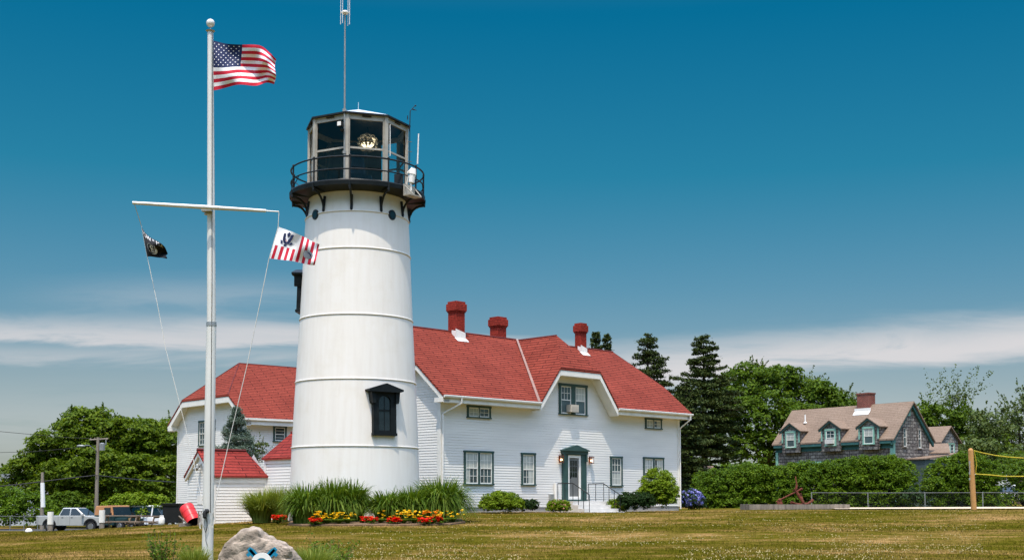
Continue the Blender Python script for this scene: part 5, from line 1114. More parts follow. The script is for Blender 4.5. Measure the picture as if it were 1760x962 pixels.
b.tube(y0_+yo, ym+yo, .030, .042, 14); b.tube(ym+yo, ymp+yo, .042, .030, 14); b.tube(ymp+yo, y1_+yo, .014, .012, 8); b.build('yardarm', M['alu'], FP, smooth=True, auto=.6)
b = MB(); c = fl(359.2, 361); b.tube(c+Vector((0, 0, -.09)), c+Vector((0, 0, .07)), .092, .09, 20); b.box(-.10, .10, -.20, -.07, -.06, .05, 0, Matrix.Translation(c)); b.build('yard_clamp', M['metal'], FP)
b = MB(); cx = .075; b.path([pt+Vector((.05, -.06, 0)), fl(366.2, 500)+Vector((0, -.09, 0)), fl(363.6, 880)+Vector((0, -.1, 0))], .006, 5); b.build('halyard', M['wire'], FP)
hl = [y0_+yo+Vector((.04, 0, -.03)), fl(243, 388), fl(253, 441), fl(270, 520), fl(285, 600), fl(308, 690), fl(330, 780), fl(350, 872, FD-.15)]
b = MB(); b.path(hl, .006, 5); b.build('halyard', M['rope'], FP)
hr = [y1_+yo, fl(478, 390), fl(462, 446), fl(447, 520), fl(424, 630), fl(398, 740), fl(366, 880, FD-.15)]
b = MB(); b.path(hr, .0075, 5); b.build('halyard', M['rope'], FP)
b = MB(); c = fl(357.5, 882)+Vector((-.01, -.13, 0)); b.tube(c+Vector((0, 0, -.09)), c+Vector((0, 0, .09)), .022, .022, 8)
for k in range(5): b.sphere(c+Vector((random.uniform(-.03, .03), -.02, -.05+.025*k)), .045, 8)
b.path([c+Vector((0, -.02, -.05)), c+Vector((-.03, -.02, -.25)), c+Vector((.01, -.02, -.36)), c+Vector((.05, -.02, -.2)), c], .006, 5)
b.path([c+Vector((.02, -.02, -.05)), c+Vector((.01, -.02, -.5)), c+Vector((.05, -.02, -.62))], .005, 5); b.build('rope_cleat', M['wire'], FP)
b = MB(); c = fl(351, 905)+Vector((0, 0, 0)); b.path([fl(347, 878)+Vector((0, -.1, 0)), fl(345, 905)+Vector((0, -.1, 0)), fl(347, 908)+Vector((0, -.1, 0)), fl(349, 880)+Vector((0, -.1, 0))], .007, 5)
b.build('rope_coil', M['rope'], FP); b = MB(); b.path([fl(366, 880, FD-.15), fl(366, 903)+Vector((0, -.1, 0)), fl(368, 906)+Vector((0, -.1, 0)), fl(370, 890)+Vector((0, -.1, 0)), fl(366, 880, FD-.15)], .007, 5); b.build('rope_coil', M['rope'], FP)

def catmull(pts, t):
    n = len(pts)-1; x = min(max(t, 0), 1)*n; i = min(int(x), n-1); f = x-i; p = [pts[max(i-1, 0)], pts[i], pts[i+1], pts[min(i+2, n)]]
    return tuple(.5*((2*p[1][k])+(-p[0][k]+p[2][k])*f+(2*p[0][k]-5*p[1][k]+4*p[2][k]-p[3][k])*f*f+(-p[0][k]+3*p[1][k]-3*p[2][k]+p[3][k])*f**3) for k in range(2))
def cloth(top, bot, wave, org, D=FD):
    def F_(u, v, o=0):
        a = catmull(top, u); b_ = catmull(bot, u); x = a[0]*(1-v)+b_[0]*v; y = a[1]*(1-v)+b_[1]*v
        w, dx, dy = wave(u, v); q = P(x+dx, y+dy, D+w-.0); q = Vector((q.x, D+w+o, q.z)); return q-org
    return F_
def fgrid(b, F_, u0, u1, v0, v1, m, du=.02, o=0):
    nu = max(1, round((u1-u0)/du)); nv = max(1, round((v1-v0)/.03))
    vs = [F_(u0+(u1-u0)*i/nu, v0+(v1-v0)*j/nv, o) for j in range(nv+1) for i in range(nu+1)]
    b.mesh(vs, [(j*(nu+1)+i, j*(nu+1)+i+1, (j+1)*(nu+1)+i+1, (j+1)*(nu+1)+i) for j in range(nv) for i in range(nu)], m)
def fpoly(b, F_, pts, m, o=.004):
    for s in (-1, 1): b.face([F_(u, v, s*(o*2.2)) for u, v in pts], m)
# national flag
org = P(367, 70, FD); org.y = FD
wv = lambda u, v: (.15*u**.5*math.sin(2*math.pi*(1.35*u-.95*v)+.4)+.05*u*math.sin(2*math.pi*(3.2*u+1.3*v)), 1.5*u*math.sin(7*v+3*u), 1.3*math.sin(2*math.pi*(1.3*u-.6*v))*u)
F1 = cloth([(366.5, 70), (388, 75), (413, 77), (445, 79), (462, 90), (474.5, 101)], [(366.5, 156), (385, 152), (410, 146), (438, 147), (458, 142), (472, 146.5)], wv, org)
b = MB()
for k in range(13):
    v0, v1 = k/13, (k+1)/13; m = 0 if k % 2 == 0 else 1; bul = 0
    fgrid(b, F1, .42 if k < 7 else 0, 1, v0, v1, m)
fgrid(b, F1, 0, .42, 0, 7/13, 2)
for r in range(9):
    n = 6 if r % 2 == 0 else 5
    for c in range(n):
        u = .42*(c*2+1+(r % 2))/12.; v = 7/13*(r+1)/10.
        q = [(u+math.sin(math.pi*j/5)*(.0125 if j % 2 == 0 else .0055)*1.0, v-math.cos(math.pi*j/5)*(.0185 if j % 2 == 0 else .008)) for j in range(10)]
        fpoly(b, F1, q, 1)
o = b.build('national_flag', [M['fred'], M['fwhite'], M['navy']], smooth=True); o.location = org
tag(o, 'red white and blue striped flag with white stars flying at the top of the pole', 'flag')
# service ensign: vertical stripes, white canton with eagle, badge near the fly
org = P(479, 390, FD+.1); org.y = FD
wv = lambda u, v: (.10*u**.6*math.sin(2*math.pi*(1.3*u-.6*v))+.04*u*math.sin(13*u+6*v), 0, 1.0*math.sin(2*math.pi*1.4*u)*u)
F2 = cloth([(479, 390), (497, 396), (515, 404), (532, 412), (549, 419)], [(462, 444), (482, 446), (502, 449), (523, 453), (541, 455)], wv, org)
b = MB()
for k in range(16):
    u0, u1 = k/16, (k+1)/16; m = 1 if k % 2 == 0 else 0
    fgrid(b, F2, u0, u1, .56 if k < 8 else 0, 1, m)
fgrid(b, F2, 0, .5, 0, .56, 1)
ea = [[(.17, .14), (.21, .12), (.225, .28), (.27, .33), (.31, .25), (.33, .10), (.38, .09), (.375, .22), (.35, .36), (.32, .44), (.26, .46), (.21, .43), (.175, .32)], [(.235, .13), (.27, .05), (.31, .08), (.30, .18), (.26, .22)],
      [(.14, .36), (.19, .38), (.20, .48), (.16, .47)], [(.33, .44), (.38, .36), (.41, .39), (.37, .48)], [(.22, .47), (.30, .47), (.28, .53), (.23, .53)]]
for q in ea: fpoly(b, F2, q, 2)
fpoly(b, F2, [(.235, .26), (.295, .26), (.29, .36), (.265, .39), (.24, .36)], 1, .006); fpoly(b, F2, [(.242, .30), (.288, .30), (.284, .35), (.265, .375), (.246, .35)], 0, .0065)
def disc(cu, cv, ru, rv, n=18): return [(cu+ru*math.cos(math.tau*k/n), cv+rv*math.sin(math.tau*k/n)) for k in range(n)]
fpoly(b, F2, disc(.785, .60, .105, .17), 3, .004); fpoly(b, F2, disc(.785, .60, .078, .125), 1, .005); fpoly(b, F2, disc(.785, .60, .070, .11), 2, .0055); fpoly(b, F2, disc(.785, .60, .032, .055), 3, .006); fpoly(b, F2, disc(.785, .61, .014, .025), 0, .0065)
for s in (-1, 1): fpoly(b, F2, [(.785+s*.06, .45), (.785+s*.075, .48), (.785-s*.06, .76), (.785-s*.075, .73)], 3, .007)
o = b.build('service_ensign', [M['fred'], M['fwhite'], M['navy'], M['fgrey']], smooth=True); o.location = org
tag(o, 'flag with upright red and white stripes and blue eagle at the right yardarm end', 'flag')
# dark remembrance flag, half collapsed
org = P(243, 388, FD-.4); org.y = FD
wv = lambda u, v: (.16*math.sin(7*u+5*v)*u**.6-.02, 1.2*math.sin(9*v)*u, 1.5*math.sin(8*u+4*v)*u*(1-u))
F3 = cloth([(243.5, 390), (249, 399), (260, 409), (273, 416), (283, 424), (287.5, 434)], [(253, 441), (259, 441), (266, 441.5), (273, 442.5), (280, 443.5), (286, 444.5)], wv, org)
b = MB(); fgrid(b, F3, 0, 1, 0, 1, 0, .05)
fpoly(b, F3, disc(.36, .62, .20, .25), 1, .004); fpoly(b, F3, disc(.37, .60, .16, .20), 0, .005)
fpoly(b, F3, [(.30, .78), (.31, .62), (.28, .55), (.33, .42), (.40, .42), (.42, .52), (.40, .62), (.45, .78)], 1, .006)
def ftext(s, u0, u1, v0, v1, m, o=.007):
    cu = bpy.data.curves.new('t', 'FONT'); cu.body = s; ob = bpy.data.objects.new('t', cu); C.objects.link(ob); bpy.context.view_layer.update()
    me = bpy.data.meshes.new_from_object(ob.evaluated_get(bpy.context.evaluated_depsgraph_get())); xs_ = [v.co.x for v in me.vertices]; ys_ = [v.co.y for v in me.vertices]
    x0, x1, y0, y1 = min(xs_), max(xs_), min(ys_), max(ys_); cv = [(u0+(v.co.x-x0)/(x1-x0)*(u1-u0), v1-(v.co.y-y0)/(y1-y0)*(v1-v0)) for v in me.vertices]; fs = [tuple(p.vertices) for p in me.polygons]
    bpy.data.objects.remove(ob); bpy.data.meshes.remove(me); bpy.data.curves.remove(cu); return cv, fs
cv, fs = ftext('POW * MIA', .06, .74, .02, .24, 1)
for s in (-1, 1): b.mesh([F3(u, v, s*.007) for u, v in cv], fs, 1)
o = b.build('remembrance_flag', [M['fblack'], M['fwhite']], smooth=True); o.location = org
tag(o, 'small black flag with white lettering and badge at the left yardarm end', 'flag')

# ------------------------------------------------------------------ boulder with emblem
BD = 21.0; c = P(449, HZ, BD); bg_ = G(c.x, BD)-.05; sB = BD/FPX
BO = thing('boulder', 'pointed grey brown granite boulder in the foreground', 'boulder', (c.x, BD, bg_))
import bmesh
from mathutils import noise as mn
zpx = lambda py: P(449, py, BD).z-bg_
outl = [(386, 985), (391, 962), (396, 940), (399, 926), (410, 918), (418, 907), (432, 908), (446, 913), (456, 922), (475, 928), (490, 935), (502, 940), (508, 954), (512, 985)]
zb = zpx(985); cenz = zpx(958); cenx = (440-449)*sB
bm = bmesh.new(); bmesh.ops.create_icosphere(bm, subdivisions=5, radius=1)
ang = []; 
for px, py in outl: x = (px-449)*sB-cenx; z_ = zpx(py)-cenz; ang.append((math.atan2(z_, x), math.hypot(x, z_)))
ang.sort(); aa = [a for a, r in ang]; rr = [r for a, r in ang]
for v in bm.verts:
    d = v.co.normalized(); a = math.atan2(d.z, d.x); R_ = float(np.interp(a, aa, rr)) if aa[0] < a < aa[-1] else .55
    pl = math.hypot(d.x, d.z); yy = d.y; f_ = R_
    v.co = Vector((d.x/max(pl, 1e-6)*R_*min(1, pl*1.2)**.7, yy*.34, d.z/max(pl, 1e-6)*R_*min(1, pl*1.2)**.7))
    n1 = (abs(mn.noise(v.co*3.3+Vector((3, 1, 2))))-.2)*.22+(abs(mn.noise(v.co*7))-.2)*.09+mn.noise(v.co*19)*.012+mn.noise(v.co*45)*.006
    v.co += Vector((d.x*.5, d.y, d.z*.5))*n1*1.1
    if v.co.y < -.24: v.co.y = -.24+(v.co.y+.24)*.25
me = bpy.data.meshes.new('rock'); bm.to_mesh(me); bm.free(); me.materials.append(M['rock']); ob = bpy.data.objects.new('rock', me); C.objects.link(ob); ob.parent = BO; ob.location = (cenx, 0, cenz)
EM = thing('crossed_anchor_emblem', 'blue and white ring emblem with crossed anchors mounted against the boulder', 'emblem', (P(451, HZ, BD-.42).x, BD-.42, bg_))
ez = P(451, 967, BD-.42).z-bg_; b = MB(); n = 40
for k in range(n):
    a0, a1 = math.tau*k/n, math.tau*(k+1)/n; q = [(math.cos(a)*r, math.sin(a)*r) for a, r in ((a0, .17), (a1, .17), (a1, .088), (a0, .088))]; b.prism([(x, 0, ez+z_) for x, z_ in q], (0, .03, 0))
b.build('white_ring', M['white'], EM)
b = MB(); pr = [(math.cos(math.tau*k/n)*.08, -.004, ez+math.sin(math.tau*k/n)*.08) for k in range(n)]; b.prism(pr, (0, .03, 0)); b.build('blue_disc', M['blue'], EM)
b = MB(); b.box(-.055, .055, -.012, -.006, ez+.0, ez+.035); b.build('white_bar', M['white'], EM)
for s in (-1, 1):
    b = MB(); R3 = Matrix.Translation((0, .035, ez)) @ Matrix.Rotation(s*math.radians(43), 4, 'Y')
    b.box(-.022, .022, 0, .02, -.36, .30, 0, R3); b.box(-.10, .045, .001, .021, .225, .28, 0, R3) if s < 0 else b.box(-.045, .10, .001, .021, .225, .28, 0, R3)
    b.prism([R3 @ Vector(p) for p in ((-.045, 0, .13), (.045, 0, .13), (.055, 0, .24), (.03, 0, .33), (-.03, 0, .33), (-.055, 0, .24))], (0, .022, 0))
    for k in range(10):
        a0, a1 = math.pi+math.pi*k/10, math.pi+math.pi*(k+1)/10; q = [(math.cos(a)*r, math.sin(a)*r-.2) for a, r in ((a0, .19), (a1, .19), (a1, .14), (a0, .14))]; b.prism([R3 @ Vector((x, 0, z_)) for x, z_ in q], (0, .02, 0))
    b.build('anchor', M['blue'], EM)
b = MB(); b.tube((0, .05, 0), (0, .05, ez), .02, .02, 6); b.build('stake', M['metal'], EM)
b = MB(); b.box(-.35, .35, .03, .06, 0, .04); b.build('base_rail', M['metal'], EM)

# ------------------------------------------------------------------ vehicles
def wheel(b2, root, x, y, r, w=.22):
    s = 1 if y > 0 else -1; b = MB(); b.tube((x, y-s*w, r), (x, y, r), r, r, 24); b.tube((x, y, r), (x, y+s*.01, r), r*.97, r*.9, 24); wh = b.build('wheel', M['tyre'], root)
    b = MB(); b.tube((x, y+s*.001, r), (x, y+s*.018, r), r*.62, r*.58, 16); b.build('rim', M['chrome'], wh)
def pickup():
    c = P(131, HZ, 91); gz = G(c.x, 91); r = thing('pickup_truck', 'silver four door pickup truck parked behind the lawn on the left', 'pickup truck', (c.x, 91, gz), math.radians(-9)); W2 = .9
    # x forward; profile of the lower body with wheel arches
    def arch(cx, R_, n=9): return [(cx+R_*math.cos(math.pi*k/n), .42+R_*math.sin(math.pi*k/n)) for k in range(n+1)]
    low = [(2.55, .45)]+arch(1.62, .47)+arch(-1.55, .47)+[(-2.55, .48), (-2.6, 1.12), (-.85, 1.14), (-.8, 1.14), (.95, 1.14), (1.3, 1.12), (2.35, 1.03), (2.55, .95)]
    b = MB(); b.prism([(x, -W2, z_) for x, z_ in low], (0, 2*W2, 0)); b.build('body', M['carsilver'], r, bevel=.03)
    b = MB(); b.box(-2.5, -.95, -W2+.1, W2-.1, 1.1, 1.145); b.build('truck_bed', M['tyre'], r)
    b = MB(); bt = [(-.85, 1.13), (1.18, 1.13)]; tp = [(-.62, 1.70), (.42, 1.70)]
    vs = [(-.88, -W2+.02, 1.12), (1.2, -W2+.02, 1.12), (1.2, W2-.02, 1.12), (-.88, W2-.02, 1.12), (-.62, -W2+.2, 1.70), (.42, -W2+.2, 1.70), (.42, W2-.2, 1.70), (-.62, W2-.2, 1.70)]
    b.mesh(vs, [(0, 1, 2, 3), (7, 6, 5, 4), (0, 4, 5, 1), (1, 5, 6, 2), (2, 6, 7, 3), (3, 7, 4, 0)]); b.build('cab', M['carsilver'], r, bevel=.05)
    def gl(pts, nm='side_window'):
        q = [Vector(p) for p in pts]; n = (q[1]-q[0]).cross(q[2]-q[0]).normalized(); b = MB(); b.prism([p+n*.022 for p in q], n*-.03); b.build(nm, M['glassdk'], r)
    def sidept(x, t, s): return (x, s*(W2-.02-(.18)*t), 1.12+.58*t)
    for s in (-1, 1):
        for x0, x1, x2, x3 in ((-.76, -.02, -.04, -.56), (.06, .98, .40, .06)):
            q = [sidept(x0, .08, s), sidept(x1, .08, s), sidept(x2, .88, s), sidept(x3, .88, s)]; gl(q if s < 0 else q[::-1])
    f = lambda t, y: (1.2-.78*t, y, 1.12+.58*t); gl([f(.07, -.78), f(.07, .78), f(.9, .64), f(.9, -.64)], 'windshield')
    b = MB(); b.box(2.50, 2.66, -W2, W2, .44, .66); b.build('bumper', M['chrome'], r, bevel=.03)
    b = MB(); b.box(2.53, 2.58, -.48, .48, .70, .95); b.build('grille', M['tyre'], r)
    for s in (-1, 1):
        b = MB(); b.box(2.44, 2.59, s*.5 if s > 0 else -.88, .88 if s > 0 else -.5, .72, .94); b.build('headlight', M['chrome'], r, bevel=.02)
        b = MB(); b.box(.95, 1.12, s*1.04-.1, s*1.04+.1, 1.12, 1.28); b.build('wing_mirror', M['carsilver'], r, bevel=.02)
        for x in (1.62, -1.55): 
            wheel(None, r, x, s*(W2-.02), .37)
            b = MB(); 
            for k in range(9):
                a0, a1 = math.pi*k/9, math.pi*(k+1)/9; y = s*(W2+.03); b.prism([(x+R_*math.cos(a), s*W2, .42+R_*math.sin(a)) for a, R_ in ((a0, .46), (a1, .46), (a1, .53), (a0, .53))], (0, s*.05, 0))
            b.build('wheel_arch', M['tyre'], r)
        for x in (-.62, .10): b = MB(); b.box(x, x+.14, s*(W2+.005)-.01, s*(W2+.005)+.01, .98, 1.02); b.build('door_handle', M['tyre'], r)
        b = MB(); 
        for x in (-.88, .02, .98): b.box(x-.006, x+.006, s*(W2+.001)-.002, s*(W2+.001)+.002, .5, 1.10)
        b.build('door_seam', M['tyre'], r)
pickup()
def suv():
    c = P(204, HZ, 90); gz = G(c.x, 90); r = thing('off_road_car', 'boxy dark green off road car with tan soft top behind the picnic tables', 'car', (c.x, 90, gz), math.radians(-34)); W2 = .85
    b = MB(); b.box(-1.6, .55, -W2, W2, .45, 1.15); b.box(.55, 1.7, -.62, .62, .5, 1.12); b.box(.7, 1.75, -W2, -.6, .75, .95); b.box(.7, 1.75, .6, W2, .75, .95); b.build('body', M['cardark'], r, bevel=.03)
    b = MB(); b.mesh([(-1.6, -W2, 1.15), (.42, -W2, 1.15), (.42, W2, 1.15), (-1.6, W2, 1.15), (-1.5, -W2+.06, 1.82), (.22, -W2+.06, 1.86), (.22, W2-.06, 1.86), (-1.5, W2-.06, 1.82)], [(0, 1, 2, 3), (7, 6, 5, 4), (0, 4, 5, 1), (1, 5, 6, 2), (2, 6, 7, 3), (3, 7, 4, 0)]); b.build('soft_top', M['cartan'], r, bevel=.04)
    b = MB(); b.prism([(.50, -.76, 1.16), (.50, .76, 1.16), (.32, .72, 1.76), (.32, -.72, 1.76)], (-.05, 0, 0)); b.build('windshield', M['glassdk'], r)
    for s in (-1, 1):
        b = MB(); b.prism([(-.55, s*(W2+.002), 1.2), (.25, s*(W2+.002), 1.2), (.15, s*(W2-.04), 1.7), (-.5, s*(W2-.04), 1.7)], (0, s*.02, 0)); b.build('side_window', M['glassdk'], r)
        for x in (-1.1, 1.2): wheel(None, r, x, s*.84, .38)
        b = MB(); b.tube((1.7, s*.42, .9), (1.73, s*.42, .9), .10, .10, 16); b.build('headlight', M['chrome'], r)
        b = MB(); b.box(.3, .4, s*.98-.08, s*.98+.08, 1.15, 1.35); b.build('wing_mirror', M['tyre'], r)
    b = MB(); b.box(1.75, 1.88, -.75, .75, .5, .62); b.build('bumper', M['tyre'], r)
suv()
def sedan(name, label, px, D, rot, H=1.7, L_=4.6, cat='car', wagon=True):
    c = P(px, HZ, D); gz = G(c.x, D); r = thing(name, label, cat, (c.x, D, gz), rot); W2 = .88; a = L_/2
    b = MB(); b.prism([(x, -W2, z_) for x, z_ in ((-a, .4), (a, .4), (a, .8), (a*.95, .98), (-a, 1.02))], (0, 2*W2, 0)); b.build('body', M['carwhite'], r, bevel=.06)
    xb = -a*.95 if wagon else -a*.6
    def cab(z0, z1, k, nm, m, w):
        b = MB(); f0, f1 = a*.48, a*.20; b.mesh([(xb, -w, z0), (f0+(f1-f0)*0, -w, z0), (f0, w, z0), (xb, w, z0), (xb+.12*k, -w+.14*k, z1), (f0+(f1-f0)*k, -w+.14*k, z1), (f0+(f1-f0)*k, w-.14*k, z1), (xb+.12*k, w-.14*k, z1)], [(0, 1, 2, 3), (7, 6, 5, 4), (0, 4, 5, 1), (1, 5, 6, 2), (2, 6, 7, 3), (3, 7, 4, 0)]); b.build(nm, M[m], r, bevel=.03)
    cab(1.0, H-.12, 1, 'windows', 'glassdk', W2-.03)
    b = MB(); b.box(xb+.05, a*.24, -W2+.14, W2-.14, H-.13, H); b.build('roof', M['carwhite'], r, bevel=.05)
    for s in (-1, 1):
        for x in (xb+.1, -a*.35, a*.02):
            b = MB(); b.prism([(x, s*(W2-.02), 1.0), (x+.1, s*(W2-.02), 1.0), (x+.16, s*(W2-.14), H-.12), (x+.06, s*(W2-.14), H-.12)], (0, s*.025, 0)); b.build('pillar', M['carwhite'], r)
        for x in (-a*.62, a*.62): wheel(None, r, x, s*W2, .34)
        b = MB(); b.box(a-.04, a+.02, min(s*.5, s*.8), max(s*.5, s*.8), .72, .86); b.build('headlight', M['chrome'], r)
sedan('parked_van', 'white van mostly hidden behind the picnic tables', 268, 98, math.radians(-12), 1.9, 4.6, 'van'); sedan('parked_car', 'white car half hidden by bushes behind the right hand fence', 1725, 95, math.radians(-70), 1.6, 4.3, 'car')

# ------------------------------------------------------------------ yard furniture on the left
def gp(px, D): v = P(px, HZ, D); return (v.x, D, G(v.x, D))
def table(label, px, D, rot, ln=1.85):
    x, y, z0 = gp(px, D); r = thing('picnic_table', label, 'picnic table', (x, y, z0), rot, 'picnic tables by the parked cars')
    b = MB(); 
    for k in range(5): b.box(-ln/2, ln/2, -.36+k*.147, -.23+k*.147, .74, .78)
    b.build('tabletop', M['wood'], r)
    for s in (-1, 1): b = MB(); b.box(-ln/2, ln/2, s*.70-.13, s*.70-.01, .44, .48); b.box(-ln/2, ln/2, s*.70+.01, s*.70+.13, .44, .48); b.build('bench', M['wood'], r)
    for x in (-ln/2+.28, ln/2-.28):
        b = MB(); b.box(x-.02, x+.02, -.84, .84, .36, .44); b.box(x-.02, x+.02, -.34, .34, .66, .74)
        for s in (-1, 1): b.prism([(x-.06, s*.60, 0), (x-.06, s*.70, 0), (x-.06, s*.30, .73), (x-.06, s*.20, .73)], (.04, 0, 0))
        b.build('leg_frame', M['wood'], r)
    return r
table('brown picnic table left of the other, in front of the tan topped car', 212, 64, math.radians(4), 2.1); table('brown picnic table nearest the black grill and white gas bottle', 252, 67, math.radians(-18), 2.0)
x, y, z0 = gp(278.5, 54); r = thing('gas_bottle', 'white propane gas bottle standing beside the black grill', 'gas bottle', (x, y, z0))
b = MB(); b.lathe([(.10, .0), (.10, .03), (.125, .06), (.13, .12), (.13, .26), (.11, .33), (.04, .36)], 20, cap=True); b.build('tank', M['white'], r, smooth=True)
b = MB(); b.lathe([(.08, .35), (.08, .44)], 14, a0=.6, a1=5.6); b.tube((0, 0, .35), (0, 0, .42), .022, .025, 8); b.build('collar', M['white'], r)
x, y, z0 = gp(297, 60); r = thing('barbecue_grill', 'large black covered barbecue grill beside the red drum', 'grill', (x, y, z0), math.radians(-6))
b = MB(); b.box(-.36, .42, -.32, .32, .18, .98); b.mesh([(-.40, -.36, .98), (.46, -.36, .98), (.46, .36, .98), (-.40, .36, .98), (-.42, -.38, 1.10), (.48, -.38, 1.08), (.48, .38, 1.08), (-.42, .38, 1.10)], [(0, 3, 2, 1), (4, 5, 6, 7), (0, 1, 5, 4), (1, 2, 6, 5), (2, 3, 7, 6), (3, 0, 4, 7)])
b.build('cover', M['tarp'], r)
for x_ in (-.34, .0, .34):
    b = MB(); b.prism([(x_-.09, -.30, 0), (x_+.09, -.30, 0), (x_+.05, -.30, .18), (x_-.05, -.30, .18)], (0, .5, 0)); b.build('foot', M['stepwhite'], r)
x, y, z0 = gp(327, 47.2); r = thing('red_drum', 'tilted bright red steel drum with open mouth on a wooden stand', 'drum', (x, y, z0))
b = MB(); ax = Vector((.50, -.42, -.76)).normalized(); c0 = Vector((.0, 0, .42)); n = 28; p0 = c0-ax*.42; p1 = c0+ax*.42; a_ = ax.orthogonal().normalized(); bb_ = ax.cross(a_)
ring = lambda t, R_: [c0+ax*t*.88+(a_*math.cos(math.tau*k/n)+bb_*math.sin(math.tau*k/n))*R_*.93 for k in range(n)]
R_s = [(-.42, .285), (-.40, .295), (-.15, .29), (-.14, .30), (-.12, .30), (-.11, .29), (.13, .29), (.14, .30), (.16, .30), (.17, .29), (.41, .29), (.42, .30)]
vs = []; 
for t, R_ in R_s: vs += ring(t, R_)
fs = [(j*n+k, j*n+(k+1) % n, (j+1)*n+(k+1) % n, (j+1)*n+k) for j in range(len(R_s)-1) for k in range(n)]+[tuple(range(n))]
b.mesh(vs, fs); dm = b.build('barrel', M['red'], r, smooth=True, auto=.6)
b = MB(); vs = ring(.418, .285)+ring(-.38, .28); b.mesh(vs, [(k, k+n, (k+1) % n+n, (k+1) % n) for k in range(n)]+[tuple(range(2*n-1, n-1, -1))]); b.build('drum_inside', M['iron'], dm)
b = MB(); b.box(-.34, .04, -.28, .25, -.25, .10); b.tube((-.34, -.3, .38), (.02, -.3, .06), .03, .03, 6); b.box(.36, .40, -.25, -.20, -.2, .55); b.box(-.33, -.29, .1, .15, -.1, .6); b.box(.36, .40, .15, .2, -.2, .55); b.box(-.3, .38, .15, .2, .36, .42); b.build('stand', M['woodgrey'], r)
def bollard(label, px, py, D):
    x, y, z0 = gp(px, D); h = P(px, py, D).z-z0; r = thing('timber_post', label, 'post', (x, y, z0), 0, 'short posts in front of the parked cars')
    b = MB(); b.tube((0, 0, -.1), (0, 0, h*.45), .115, .115, 14); b.build('post', M['woodgrey'], r); b = MB(); b.tube((0, 0, h*.4), (0, 0, h), .135, .135, 14); b.build('white_sleeve', M['trim'], r)
bollard('short post with white sleeve in front of the pickup cab', 87.5, 879, 58); bollard('short post with white sleeve in front of the pickup grille', 176, 876, 58)
x, y, z0 = gp(51, 60); b = MB(); b.sphere((0, 0, .06), .16, 12, sc=(1.1, 1, 1)); o = b.build('white_stone', M['white'], smooth=True); o.location = (x, y, z0); tag(o, 'small rounded white painted stone on the grass at far left', 'stone')

# ------------------------------------------------------------------ utility pole, street lamp, cables
D = 100; x, y, z0 = gp(166, D); s_ = D/FPX; up = thing('utility_pole', 'wooden utility pole carrying a street lamp arm and grey transformer', 'utility pole', (x, y, z0)); q = lambda px, py, dy=0: Vector((P(px, py, D+dy).x-x, dy, P(px, py, D+dy).z-z0))
b = MB(); b.tube((0, 0, -.2), q(168.5, 751), .17, .12, 10); b.build('pole', M['polewood'], up)
b = MB(); b.tube(q(154, 755.5, -.2), q(186, 753.5, .2), .06, .06, 6); 
for px in (156, 163, 174, 184): b.tube(q(px, 755, 0), q(px, 751.5, 0), .04, .03, 6)
b.build('crossarm', M['polewood'], up)
b = MB(); b.path([q(166, 775, -.1), q(160, 769.5, -.6), q(153, 765, -1.1), q(147, 764.5, -1.5)], .04, 8); a_ = b.build('lamp_arm', M['galv'], up)
b = MB(); b.sphere(q(139, 766, -1.7), .30, 14, sc=(1.15, .6, .35)); b.build('lamp_head', M['galv'], a_, smooth=True)
b = MB(); b.tube(q(175.5, 773.5, -.25), q(175.5, 762, -.25), .22, .22, 14); b.tube(q(175.5, 762, -.25), q(175.5, 760.5, -.25), .22, .1, 14); b.tube(q(182, 764, -.1), q(182, 755, -.1), .05, .05, 6); b.build('transformer', M['galv'], up)
D = 94; x2, y2, z2 = gp(73.5, D); r = thing('utility_pole', 'short grey pole with white lower sleeve at left of the pickup', 'utility pole', (x2, y2, z2)); q2 = lambda px, py: Vector((P(px, py, D).x-x2, 0, P(px, py, D).z-z2))
b = MB(); b.tube((0, 0, -.2), q2(73, 811), .16, .11, 10); b.build('pole', M['polewood'], r); b = MB(); b.tube(q2(73.8, 871), q2(73, 829), .17, .15, 10); b.build('white_sleeve', M['white'], r)
def cable(label, pts, D0, D1, rr=.018, sag=0):
    b = MB(); n = len(pts); vs = [P(px, py, D0+(D1-D0)*i/(n-1)) for i, (px, py) in enumerate(pts)]; b.path(vs, rr, 5); o = b.build('utility_cable', M['wire']); tag(o, label, 'cable', None)
cable('upper pair of overhead cables against the sky at far left', [(-60, 735), (0, 741), (60, 746.5), (110, 751), (156, 753)], 100, 100, .02)
cable('thin overhead cable crossing the sky below the pair at far left', [(-60, 778), (0, 777), (60, 775.5), (110, 771), (166, 764)], 100, 100, .018)
cable('thick sagging dark cable running from far left to the utility pole', [(-60, 838), (0, 835), (40, 831), (80, 826), (120, 821), (166, 816)], 96, 99.8, .045)
cable('dark cable running from the utility pole towards the white wing', [(168, 816.5), (210, 821), (250, 825), (300, 828)], 99.8, 84, .035)

